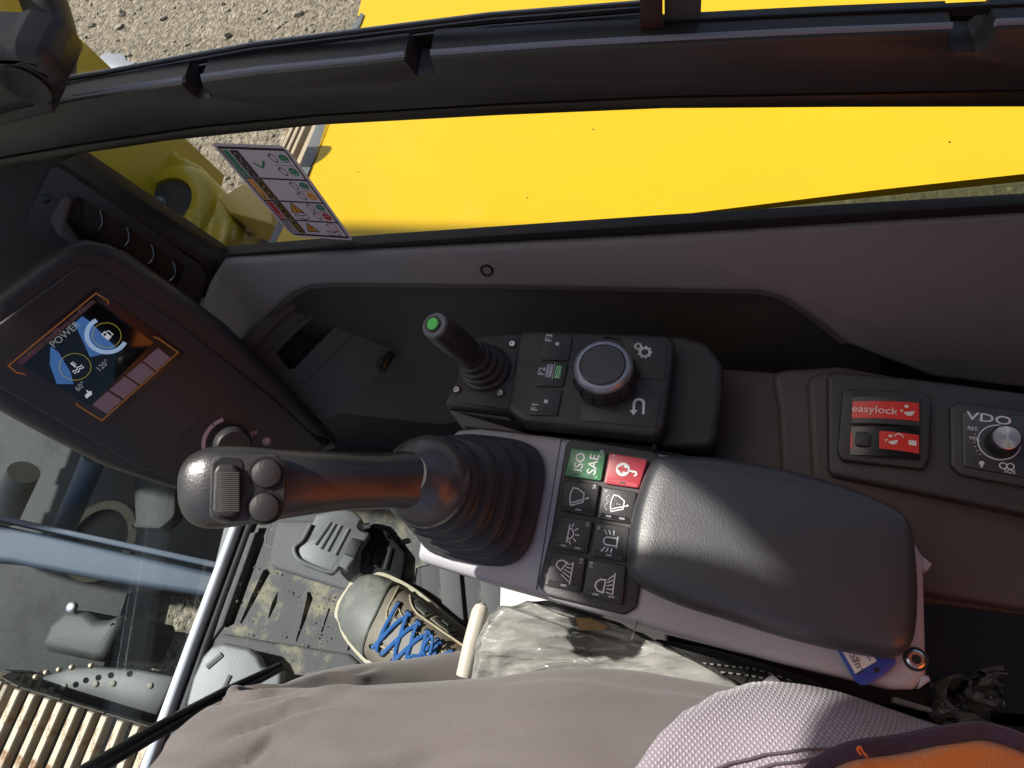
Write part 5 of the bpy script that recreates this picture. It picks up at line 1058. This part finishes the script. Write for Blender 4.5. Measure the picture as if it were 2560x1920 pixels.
pt_ = obj('pocket_patch', shell(0.06, lambda s: 0.222 + 0.11 * (1 - s), 130, 10, 0.0045), M_patch, pe, smooth=60)
so = pt_.modifiers.new('thick', 'SOLIDIFY'); so.thickness = 0.0025
def legpt(t01, adeg, off):
    t_ = t01 * (len(Pm) - 1); k_ = int(t_); fr_ = t_ - k_; k2 = min(k_ + 1, len(Pm) - 1); p = Pm[k_].lerp(Pm[k2], fr_); a_ = R(adeg)
    tn = (Pm[k2] - Pm[k_]).normalized(); s_ = tn.cross(V((0.05, 0.02, 1))).normalized(); w_ = s_.cross(tn)
    ra = Rm[k_][0] * (1 - fr_) + Rm[k2][0] * fr_; rb = Rm[k_][1] * (1 - fr_) + Rm[k2][1] * fr_
    c_, sn_ = math.cos(a_), math.sin(a_); q = p + s_ * (ra * math.copysign(abs(c_) ** (2 / 2.2), c_)) + w_ * (rb * math.copysign(abs(sn_) ** (2 / 2.2), sn_)); d_ = (q - p).normalized()
    return q + d_ * (mnoise.noise(V((q.x * 9 + 3.1, q.y * 9, q.z * 9))) * 0.010 + off)
M_thr = mat('pocket_thread', (0.10, 0.085, 0.10), 0.9)
for o_ in (0.0, 0.010):
    obj('pocket_seam', tube([legpt(0.115 + o_ + 0.19 * i / 30, 32 + 70 * (i / 30) ** 1.2, 0.0058) for i in range(31)], 0.0008, 6), M_thr, pe)
# torso, vest, head and arms (above and behind the camera)
def torso(off):
    st_ = [(-0.25, -0.40, 0.44, 0.19, 0.13), (-0.25, -0.41, 0.56, 0.185, 0.125), (-0.25, -0.43, 0.70, 0.18, 0.12), (-0.25, -0.44, 0.84, 0.20, 0.125), (-0.25, -0.45, 0.95, 0.21, 0.115), (-0.25, -0.46, 1.01, 0.15, 0.085), (-0.25, -0.46, 1.04, 0.07, 0.06)]
    Lp = []
    for (x, y, z, a_, b_) in st_:
        Lp.append([V((x + (a_ + off) * math.copysign(abs(math.cos(t_)) ** 0.8, math.cos(t_)), y + (b_ + off) * math.copysign(abs(math.sin(t_)) ** 0.8, math.sin(t_)), z)) for t_ in [2 * math.pi * i / 40 for i in range(40)]])
    return loft(Lp)
obj('vest', torso(0.012), M_vest, pe, smooth=60)
M_skin = mat('skin', (0.50, 0.30, 0.22), 0.5); M_slv = cloth('navy_sleeve', (0.03, 0.04, 0.09), 300)
body = bpy.data.meshes.new('body'); bv = [(-0.25, -0.46, 1.00), (-0.25, -0.455, 1.08), (-0.25, -0.44, 1.14), (-0.25, -0.425, 1.22), (-0.25, -0.43, 1.28)]
body.from_pydata(bv, [(0, 1), (1, 2), (2, 3), (3, 4)], []); ob = bpy.data.objects.new('body', body); COL.objects.link(ob); _own(ob, (0, 0, 0), pe); body.materials.append(M_skin)
sk = ob.modifiers.new('skin', 'SKIN'); sub = ob.modifiers.new('sub', 'SUBSURF'); sub.levels = sub.render_levels = 2
for d_, r_ in zip(body.skin_vertices[0].data, ((0.07, 0.07), (0.058, 0.058), (0.075, 0.085), (0.085, 0.10), (0.06, 0.07))): d_.radius = r_
body.skin_vertices[0].data[0].use_root = True
obj('nose', ball((-0.25, -0.318, 1.19), (0.014, 0.02, 0.022), 8), M_skin, pe)
for s_ in (-1, 1):
    obj('eye', ball((-0.25 + s_ * 0.032, -0.335, 1.22), (0.014, 0.01, 0.009), 8), M_white, pe); obj('ear', ball((-0.25 + s_ * 0.088, -0.43, 1.20), (0.012, 0.022, 0.034), 8), M_skin, pe)
obj('hair', ball((-0.25, -0.45, 1.275), (0.098, 0.112, 0.075), 12), mat('brown_hair', (0.05, 0.03, 0.02), 0.8, bump=(90, 1.0, 0.01)), pe)
obj('mouth', ball((-0.25, -0.330, 1.145), (0.026, 0.01, 0.007), 8), mat('lips', (0.42, 0.16, 0.13), 0.5), pe)
obj('sleeve', tube(spline([(-0.08, -0.45, 0.96), (0.02, -0.41, 0.84), (0.085, -0.30, 0.71), (0.085, -0.20, 0.80), (0.07, -0.12, 0.92)], 6), [0.064 - 0.0013 * i for i in range(25)], 20), M_vest, pe, smooth=60)
obj('sleeve', tube(spline([(-0.40, -0.45, 0.95), (-0.47, -0.40, 0.80), (-0.46, -0.28, 0.66), (-0.38, -0.10, 0.58), (-0.33, -0.02, 0.555)], 6), [0.062 - 0.0012 * i for i in range(25)], 20), M_slv, pe, smooth=60)

# right hand raised beside the lens
wv = w_of(V((0, 0, 1))); rv = w_of(V((1, 0, 0))); dv = w_of(V((0, 1, 0)))
FPh = Fr(CAM - wv * 0.006, -wv, rv)
pc = FPh.pt(0.125, -0.02, 0.02); obj('palm', tube([V((0.07, -0.12, 0.93)), V((0.06, -0.135, 0.955)), pc + V((0, -0.02, 0.0)), pc + V((0, 0.01, 0.01))], [0.026, 0.03, 0.04, 0.03], 16), M_skin, pe)
for i_, (dy_, ln) in enumerate(((-0.05, 0.06), (-0.028, 0.07), (-0.006, 0.066), (0.016, 0.052))):
    p0 = FPh.pt(0.13, dy_, 0.024); obj('finger', tube([p0, FPh.pt(0.142, dy_, 0.010), FPh.pt(0.140, dy_, -0.006), FPh.pt(0.138 - ln * 0.3, dy_, -0.010)], [0.010, 0.0095, 0.009, 0.0075], 10), M_skin, pe)
obj('thumb', tube([FPh.pt(0.12, -0.055, 0.02), FPh.pt(0.10, -0.062, 0.018), FPh.pt(0.075, -0.05, 0.018), FPh.pt(0.06, -0.04, 0.017)], [0.012, 0.0115, 0.010, 0.008], 10), M_skin, pe)
# vest hem lying over the lap, with plum binding
def sheet(rows_, thick):
    nr, nc = len(rows_), len(rows_[0]); v = [p for r_ in rows_ for p in r_]; f_ = []
    for i in range(nr - 1):
        for j in range(nc - 1): f_.append((i * nc + j, i * nc + j + 1, (i + 1) * nc + j + 1, (i + 1) * nc + j))
    return v, f_
hem = [(1990, 1995), (2066, 1930), (2140, 1898), (2250, 1882), (2377, 1858), (2465, 1850), (2560, 1880), (2640, 1930), (2700, 1990)]
hs = spline([V(p).to_3d() for p in hem], 4); rows_ = []
for k_ in range(8):
    t_ = k_ / 7; rows_.append([az(p.x + 40 * t_, p.y + 170 * t_ + 12 * math.sin(p.x * 0.03) * t_, 0.575 + 0.05 * t_ + 0.003 * math.sin(p.x * 0.03 + t_ * 3)) for p in hs])
hm = obj('vest_hem', sheet(rows_, 0), M_vest, pe, smooth=60); so = hm.modifiers.new('thick', 'SOLIDIFY'); so.thickness = 0.003
obj('hem_binding', tube([p + V((0.004, 0.0, 0.0)) for p in rows_[0]], [(0.0045, 0.0022)] * len(rows_[0]), 8), M_bind, pe)
obj('loose_thread', tube(spline([az(2168, 1892, 0.585), az(2158, 1880, 0.592), az(2150, 1868, 0.596), az(2144, 1874, 0.594), az(2152, 1886, 0.59)], 5), 0.0006, 6), M_vest, pe)

# ------------------------------------------------------------------ safety shoe
toe = az(884, 1486, 0.04); heel = az(1260, 1742, 0.04); ua = (heel - toe); ua.z = 0; SL = ua.length; ua.normalize(); va = V((-ua.y, ua.x, 0))
if va.x < 0: va = -va                                          # va points to the outer side (right)
FSh = Fr((toe.x, toe.y, 0.034), (0, 0, 1), ua)
LEN = 0.285
st_ = [(0.000, 0.012, 0.030), (0.008, 0.030, 0.046), (0.025, 0.043, 0.054), (0.050, 0.0495, 0.063), (0.075, 0.0525, 0.070), (0.100, 0.052, 0.080), (0.130, 0.049, 0.092), (0.160, 0.0455, 0.106), (0.190, 0.043, 0.120), (0.220, 0.041, 0.128), (0.255, 0.038, 0.125), (0.280, 0.026, 0.115)]
sgn = 1 if FSh.v.dot(va) > 0 else -1
def shoe_pt(t_, a_, off=0.0):
    s_ = spline([V(x) for x in st_], 6); k_ = min(range(len(s_)), key=lambda i: abs(s_[i].x - t_)); w_, h_ = s_[k_].y * 0.94 + off, s_[k_].z + off
    c_, n_ = math.cos(a_), math.sin(a_); c_ = math.copysign(abs(c_) ** 0.8, c_); n_ = abs(n_) ** 0.72
    return FSh.pt(t_, w_ * c_ - sgn * 0.006 * math.sin(t_ / LEN * math.pi), 0.022 + (h_ - 0.022) * n_)
up_l = []
ss = spline([V(x) for x in st_], 4)
for s_ in ss:
    L_ = [shoe_pt(s_.x, math.pi * i / 20) for i in range(21)]
    up_l.append(L_)
vsh, fsh = [p for L_ in up_l for p in L_], []
for k_ in range(len(up_l) - 1):
    for i in range(20): fsh.append((k_ * 21 + i, k_ * 21 + i + 1, (k_ + 1) * 21 + i + 1, (k_ + 1) * 21 + i))
    fsh.append((k_ * 21 + 20, k_ * 21, (k_ + 1) * 21, (k_ + 1) * 21 + 20))
fsh += [tuple(range(21)), tuple(range((len(up_l) - 1) * 21, len(up_l) * 21))]
M_lea = mat('taupe_leather', (0.20, 0.165, 0.125), 0.6, var=(30, 0.35), bump=(220, 0.5, 0.0012, 5), dirt=((0.34, 0.29, 0.20), 26, 0.6, 0.2))
shoe = obj('shoe', (vsh, fsh), M_lea, pe, label='dusty grey safety shoe with blue laces', smooth=50)
def outline(off): 
    o_ = []
    for s_ in ss: o_.append((s_.x - (off if s_.x < 0.01 else 0), s_.y * 0.94 + off - sgn * 0.006 * math.sin(s_.x / LEN * math.pi)))
    for s_ in reversed(ss): o_.append((s_.x - (off if s_.x < 0.01 else 0), -s_.y * 0.94 - off - sgn * 0.006 * math.sin(s_.x / LEN * math.pi)))
    return o_
M_sole = mat('sand_sole', (0.52, 0.46, 0.33), 0.7, var=(40, 0.25), bump=(300, 0.4, 0.0008))
obj('sole', prism(rpoly(outline(0.0075), 0.012, 3), FSh, 0.0, 0.025, 0.003, 2), M_sole, shoe)
# toe cap: a smoother shell over the front
M_toe = mat('grey_toe_cap', (0.150, 0.148, 0.130), 0.5, var=(40, 0.25), bump=(260, 0.2, 0.0006, 5), dirt=((0.27, 0.245, 0.18), 45, 0.53, 0.25))
tv, tf = [], []; nT = 16
for k_ in range(nT + 1):
    for i in range(21):
        a_ = math.pi * i / 20; lim = 0.070 - 0.014 * abs(math.cos(a_)) * (1 if math.cos(a_) * sgn > 0 else -0.6); tv.append(shoe_pt(max(0.0005, lim * k_ / nT), a_, 0.0016))
for k_ in range(nT):
    for i in range(20): tf.append((k_ * 21 + i, k_ * 21 + i + 1, (k_ + 1) * 21 + i + 1, (k_ + 1) * 21 + i))
tcp = obj('toe_cap', (tv, tf), M_toe, shoe, smooth=60); so = tcp.modifiers.new('thick', 'SOLIDIFY'); so.thickness = 0.002
# piped seams and panels
M_pipe = mat('tan_piping', (0.42, 0.34, 0.22), 0.7, bump=(400, 0.5, 0.0006))
def seam(pts, r=0.0013, m_=M_pipe, nm='seam', off=0.0012): return obj(nm, tube([shoe_pt(t_, R(a_), off) for t_, a_ in [tuple(q)[:2] for q in spline([V((x, y, 0)) for x, y in pts], 6)]], r, 8), m_, shoe)
ang = (lambda a_: a_) if sgn > 0 else (lambda a_: 180 - a_)   # small angle = outer side
seam([(0.066, ang(22)), (0.074, ang(50)), (0.080, ang(75)), (0.088, ang(84))])
seam([(0.088, ang(25)), (0.100, ang(40)), (0.118, ang(48)), (0.150, ang(44)), (0.190, ang(40)), (0.215, ang(42))])
seam([(0.088, ang(60)), (0.110, ang(70)), (0.160, ang(72)), (0.210, ang(72))], 0.001)
seam([(0.088, ang(118)), (0.110, ang(108)), (0.160, ang(106)), (0.210, ang(106))], 0.0014)
seam([(0.130, ang(46)), (0.132, ang(25)), (0.134, ang(10))], 0.001); seam([(0.172, ang(42)), (0.176, ang(22)), (0.178, ang(8))], 0.001)
def patch(t0_, t1_, a0_, a1_, m_, nm, off):
    vv, ff_ = [], []
    for i in range(9):
        for j in range(9): vv.append(shoe_pt(t0_ + (t1_ - t0_) * i / 8, R(ang(a0_ + (a1_ - a0_) * j / 8)), off))
    for i in range(8):
        for j in range(8): ff_.append((i * 9 + j, i * 9 + j + 1, i * 9 + 10 + j, i * 9 + 9 + j))
    o_ = obj(nm, (vv, ff_), m_, shoe, smooth=60); so_ = o_.modifiers.new('thick', 'SOLIDIFY'); so_.thickness = 0.002; return o_
patch(0.136, 0.170, 10, 38, M_lea, 'side_panel', 0.002); patch(0.148, 0.160, 16, 26, M_dark, 'side_badge', 0.0028)
patch(0.098, 0.128, 12, 40, M_toe, 'side_panel', 0.001); patch(0.096, 0.225, 76, 104, mat('grey_tongue', (0.24, 0.22, 0.20), 0.8, bump=(300, 0.5, 0.0008)), 'tongue', 0.001)
M_lace = cloth('blue_lace', (0.025, 0.14, 0.42), 700, amp=0.6)
eyes = []
for k_ in range(6):
    t_ = 0.088 + 0.020 * k_; eyes.append((t_, 58 + 1.2 * k_, 120 - 1.2 * k_))
    for a_ in (58 + 1.2 * k_, 120 - 1.2 * k_):
        p = shoe_pt(t_, R(ang(a_)), 0.0015); f_ = Fr(p, (p - FSh.pt(t_, 0, 0.02)), ua)
        obj('eyelet', lathe(f_, [(0.0036, -0.0005), (0.0038, 0.0008), (0.0028, 0.0012), (0.0020, 0.0)], 14), mat('dark_eyelet', (0.03, 0.025, 0.02), 0.4, metal=0.6), shoe)
for k_ in range(5):
    for (ta, aa, tb, ab_) in ((eyes[k_][0], eyes[k_][1], eyes[k_ + 1][0] + 0.006, eyes[k_ + 1][2]), (eyes[k_][0], eyes[k_][2], eyes[k_ + 1][0] + 0.006, eyes[k_ + 1][1])) if k_ else ((eyes[0][0], eyes[0][1], eyes[0][0] + 0.012, eyes[0][2]), (eyes[0][0] + 0.003, eyes[0][2], eyes[1][0] + 0.006, eyes[1][1])):
        q = [shoe_pt(ta + (tb - ta) * i / 8, R(ang(aa + (ab_ - aa) * i / 8)), 0.003 + 0.003 * math.sin(math.pi * i / 8)) for i in range(9)]
        obj('lace', tube(q, (0.0027, 0.0016) if False else [(0.0027, 0.0018)] * 9, 8, up=(0, 0, 1)), M_lace, shoe)
kn_ = shoe_pt(0.175, R(90), 0.006)
for (dx, dy) in ((-0.012, 0.024), (-0.02, -0.016)):
    obj('lace_bow', tube(spline([kn_, kn_ + ua * dx * 0.4 + va * dy * 0.8 + V((0, 0, 0.006)), kn_ + ua * dx + va * dy + V((0, 0, 0.001)), kn_ + ua * dx * 0.9 + va * dy * 0.3 + V((0, 0, 0.004)), kn_], 5), 0.0021, 8), M_lace, shoe)

rgc = random.Random(11); cv, cf = [], []
for _ in range(170):
    x = rgc.uniform(560, 980); y = rgc.uniform(1400, 1640); p = az(x, y, 0.0385); r_ = rgc.choice((0.0007, 0.001, 0.0012, 0.002)); k_ = len(cv)
    cv += [p + V((r_ * rgc.uniform(0.6, 1.3) * a_, r_ * rgc.uniform(0.6, 1.3) * b_, r_ * c_)) for a_, b_, c_ in ((1, 0, 0), (0, 1, 0), (-1, 0, 0), (0, -1, 0), (0, 0, 1), (0, 0, -0.5))]
    cf += [tuple(i + k_ for i in t_) for t_ in ((0, 1, 4), (1, 2, 4), (2, 3, 4), (3, 0, 4), (1, 0, 5), (2, 1, 5), (3, 2, 5), (0, 3, 5))]
obj('mud_crumbs', (cv, cf), mat('dry_mud', (0.30, 0.26, 0.18), 0.95, var=(50, 0.5)), kind='stuff', smooth=0, label='dry mud crumbs scattered on the floor mat', cat='mud')
# ================================================================== seat with plastic wrap
seat = thing('operator_seat', 'grey operator seat cushion still wrapped in clear plastic', 'seat', (-0.12, -0.2, 0.0))
FZs = Fr((0, 0, 0), (0, 0, 1), (1, 0, 0))
cu_px = [(1166, 1722), (1176, 1670), (1190, 1590), (1225, 1526), (1290, 1504), (1362, 1500), (1440, 1524), (1530, 1546), (1612, 1584), (1710, 1632), (1780, 1660), (1840, 1700), (1900, 1770), (1900, 2100), (1500, 2150), (1166, 2100)]
cl = spline([V(p).to_3d() for p in cu_px + cu_px[:1]], 5)[:-1]
cuv = ccw([tuple(az(p.x, p.y, 0.33))[:2] for p in cl])
def cushion(uv, prof, amp, seed):
    g = pillow(uv, FZs, prof); o_ = []
    for p in g[0]:
        k_ = amp * (1 - abs(mnoise.noise(V((p.x * 60 + seed + 3 * mnoise.noise(V((p.x * 9, p.y * 9, seed))), p.y * 12, seed)))) * 2.2) + amp * 0.5 * mnoise.noise(V((p.x * 120, p.y * 40, seed + 5)))
        o_.append(p + V((0.3 * k_, 0.1 * k_, k_)))
    return o_, g[1]
obj('cushion', pillow(inset(cuv, 0.012), FZs, [(0.0, 0.20), (0.0, 0.30), (0.02, 0.318), (0.06, 0.328), (0.2, 0.332), (0.6, 0.334), (0.95, 0.334)]), cloth('green_grey_seat_cloth', (0.22, 0.26, 0.24), 160, amp=0.8), seat, smooth=60)
pr = [(0.0, 0.20), (-0.01, 0.26), (0.0, 0.30)] + [(0.02 + 0.98 * (k_ / 80) ** 1.15 * 0.97, 0.338 + 0.006 * math.sin(min(1, k_ / 12) * 1.57) - 0.014 * (1 - min(1, k_ / 10))) for k_ in range(81)]
cu2 = [tuple(q) for q in spline(cuv + cuv[:1], 3)][:-1]
def plastic():
    m = bpy.data.materials.new('clear_wrap'); m.use_nodes = True; t = m.node_tree; n = t.nodes; l = t.links; n.remove(n['Principled BSDF'])
    tr_ = n.new('ShaderNodeBsdfTransparent'); tr_.inputs[0].default_value = (0.9, 0.92, 0.9, 1)
    df = n.new('ShaderNodeBsdfDiffuse'); df.inputs[0].default_value = (0.74, 0.74, 0.69, 1)
    gl = n.new('ShaderNodeBsdfGlossy'); gl.inputs['Roughness'].default_value = 0.06
    tc = n.new('ShaderNodeTexCoord'); mp = n.new('ShaderNodeMapping'); mp.inputs['Scale'].default_value = (90, 22, 60); mp.inputs['Rotation'].default_value = (0, 0, 0.25); l.new(tc.outputs['Object'], mp.inputs[0])
    n0 = n.new('ShaderNodeTexNoise'); n0.inputs['Scale'].default_value = 0.8; n0.inputs['Detail'].default_value = 3; l.new(mp.outputs[0], n0.inputs[0])
    va_ = n.new('ShaderNodeVectorMath'); va_.operation = 'MULTIPLY_ADD'; va_.inputs[1].default_value = (1.6, 1.6, 1.6); l.new(n0.outputs['Color'], va_.inputs[0]); l.new(mp.outputs[0], va_.inputs[2])
    nz = n.new('ShaderNodeTexVoronoi'); nz.inputs['Scale'].default_value = 0.55; l.new(va_.outputs[0], nz.inputs['Vector'])
    bp = n.new('ShaderNodeBump'); bp.inputs['Strength'].default_value = 1.0; bp.inputs['Distance'].default_value = 0.008; l.new(nz.outputs['Distance'], bp.inputs['Height']); l.new(bp.outputs[0], gl.inputs['Normal']); l.new(bp.outputs[0], df.inputs['Normal'])
    n2 = n.new('ShaderNodeTexNoise'); n2.inputs['Scale'].default_value = 11; n2.inputs['Detail'].default_value = 4; l.new(tc.outputs['Object'], n2.inputs[0])
    mr = n.new('ShaderNodeMapRange'); mr.inputs[1].default_value = 0.3; mr.inputs[2].default_value = 0.7; mr.inputs[3].default_value = 0.18; mr.inputs[4].default_value = 0.58; l.new(n2.outputs['Fac'], mr.inputs[0])
    a_ = n.new('ShaderNodeMixShader'); l.new(mr.outputs[0], a_.inputs[0]); l.new(tr_.outputs[0], a_.inputs[1]); l.new(df.outputs[0], a_.inputs[2])
    fr = n.new('ShaderNodeLayerWeight'); fr.inputs[0].default_value = 0.5; l.new(bp.outputs[0], fr.inputs['Normal'])
    b_ = n.new('ShaderNodeMixShader'); l.new(fr.outputs['Fresnel'], b_.inputs[0]); l.new(a_.outputs[0], b_.inputs[1]); l.new(gl.outputs[0], b_.inputs[2])
    l.new(b_.outputs[0], n['Material Output'].inputs[0]); return m
M_wrap = plastic()
obj('plastic_wrap', cushion(cu2, pr, 0.0045, 2.0), M_wrap, seat, smooth=60)
obj('tape', prism(flat([(1440, 1544), (1478, 1546), (1520, 1566), (1510, 1576), (1490, 1574), (1445, 1576)], 0.350), FZs, 0.3480, 0.3500), mat('amber_tape', (0.42, 0.27, 0.11), 0.3, var=(40, 0.3)), seat)
FBs = lambda z: (lambda L_: flat(L_, z))
M_blk = cloth('black_seat_cloth', (0.022, 0.021, 0.022), 300)
obj('side_bolster', pillow(ccw([tuple(q)[:2] for q in spline([V(p).to_3d() for p in flat([(1640, 1590), (1800, 1622), (1960, 1668), (2080, 1716), (2140, 1790), (2140, 1990), (1800, 1990), (1700, 1760), (1640, 1660)], 0.32)] + [V(flat([(1640, 1590)], 0.32)[0]).to_3d()], 4)][:-1]), FZs, [(0, 0.2), (0.0, 0.29), (0.04, 0.312), (0.12, 0.322), (0.4, 0.328), (0.9, 0.329)]), M_blk, seat, smooth=60)
for (L_) in ([(1756, 1658), (1830, 1666), (1900, 1676), (1990, 1706)], [(1802, 1680), (1880, 1690), (1950, 1706), (2020, 1740)]):
    q = spline([az(x, y, 0.332) for x, y in L_], 8)
    for i in range(0, len(q) - 1, 2): obj('stitch', tube([q[i], q[i + 1]], 0.0007, 5), mat('pale_thread', (0.42, 0.40, 0.38), 0.8), seat)
obj('belt_loop', tube(spline([az(1906, 1712, 0.36), az(1930, 1735, 0.366), az(1960, 1772, 0.362), az(1985, 1796, 0.355)], 5), [(0.012, 0.003)] * 16, 10), M_patch, seat)
obj('backrest', prism(rpoly([(-0.46, -0.62), (0.06, -0.62), (0.06, -0.76), (-0.46, -0.76)], 0.05), FZs, 0.25, 1.05, 0.04, 4), M_blk, seat)
obj('seat_base', box(-0.40, 0.02, -0.55, 0.02, 0.0, 0.2), M_dark, seat)
obj('slide_rail', prism(flat([(2040, 1740), (2300, 1795), (2420, 1840), (2400, 1880), (2200, 1880), (2040, 1800)], 0.26), FZs, 0.16, 0.26, 0.006, 2), M_gloss, seat)
obj('rail_bracket', prism(flat([(2096, 1768), (2300, 1826), (2300, 1858), (2110, 1800)], 0.28), FZs, 0.25, 0.28, 0.004, 2), M_dark, seat)
obj('adjust_handle', prism(rpoly(flat([(2230, 1746), (2238, 1742), (2330, 1770), (2332, 1782), (2322, 1782), (2232, 1758)], 0.25), 0.002, 2), FZs, 0.245, 0.252, 0.002, 2), mat('pale_plastic_handle', (0.6, 0.6, 0.55), 0.4), seat)
# crumpled plastic scrap and side base
cr = ccw([tuple(q)[:2] for q in spline([V(p).to_3d() for p in flat([(2345, 1720), (2380, 1690), (2430, 1672), (2490, 1690), (2530, 1720), (2500, 1770), (2440, 1800), (2370, 1790)], 0.24)] + [V(flat([(2345, 1720)], 0.24)[0]).to_3d()], 4)][:-1])
g = pillow(cr, FZs, [(0.0, 0.20)] + [(0.04 + 0.9 * k_ / 14, 0.225 + 0.02 * math.sin(k_)) for k_ in range(15)])
obj('plastic_scrap', ([p + V((0.02 * mnoise.noise(p * 60), 0.02 * mnoise.noise(p * 55 + V((3, 1, 2))), 0.025 * mnoise.noise(p * 70))) for p in g[0]], g[1]), M_wrap, label='crumpled smoky plastic scrap behind the pale console', cat='plastic scrap', smooth=25)
obj('seat_plinth', box(0.03, 0.35, -0.80, -0.02, 0.0, 0.22), M_dark, seat)

# ------------------------------------------------------------------ blue key tag
kt = thing('key_tag', 'blue plastic key tag with white paper label hanging under the armrest pad', 'key tag', az(2165, 1665, 0.40))
FK = Fr(FC.pt(*FC.px(2165, 1665), 0.006), FC.n + V((-0.10, 0, 0)), (0, -1, 0))
obj('fob', prism(rpoly(FK.pxs([(2080, 1600), (2236, 1640), (2242, 1658), (2222, 1680), (2180, 1708), (2158, 1716), (2140, 1706)]), 0.003, 3), FK, -0.004, 0.0, 0.001, 2), mat('royal_blue_plastic', (0.025, 0.06, 0.34), 0.35), kt)
obj('paper', prism(FK.pxs([(2092, 1604), (2160, 1612), (2192, 1652), (2138, 1684)]), FK, 0.0002, 0.0006), M_white, kt)
c = FK.px(2136, 1654); v0, v1 = V(FK.px(2150, 1672)), V(FK.px(2126, 1628)); an = math.degrees(math.atan2(v1.y - v0.y, v1.x - v0.x))
printed('lettering', text('Lugcr', 0.0070, c[0], c[1], an), FK, M_stk, kt, 0.0009)
printed('ruled_line', stroke(FK.pxs([(2176, 1652), (2150, 1614)]), 0.0007), FK, mat('ruled_blue', (0.04, 0.08, 0.4), 0.5), kt, 0.0008)
a = FK.at(*FK.px(2191, 1675)); obj('hole', lathe(a, [(0.0017, 0.0), (0.0017, 0.0003), (0.0005, 0.0003)], 14), M_black, kt)
# white paper sheet under the console edge
obj('paper_note', prism(flat([(1252, 1462), (1330, 1478), (1400, 1510), (1400, 1560), (1250, 1540)], 0.20), FZs, 0.199, 0.2, 0), M_white, label='white paper label under the front edge of the pale console', cat='paper')
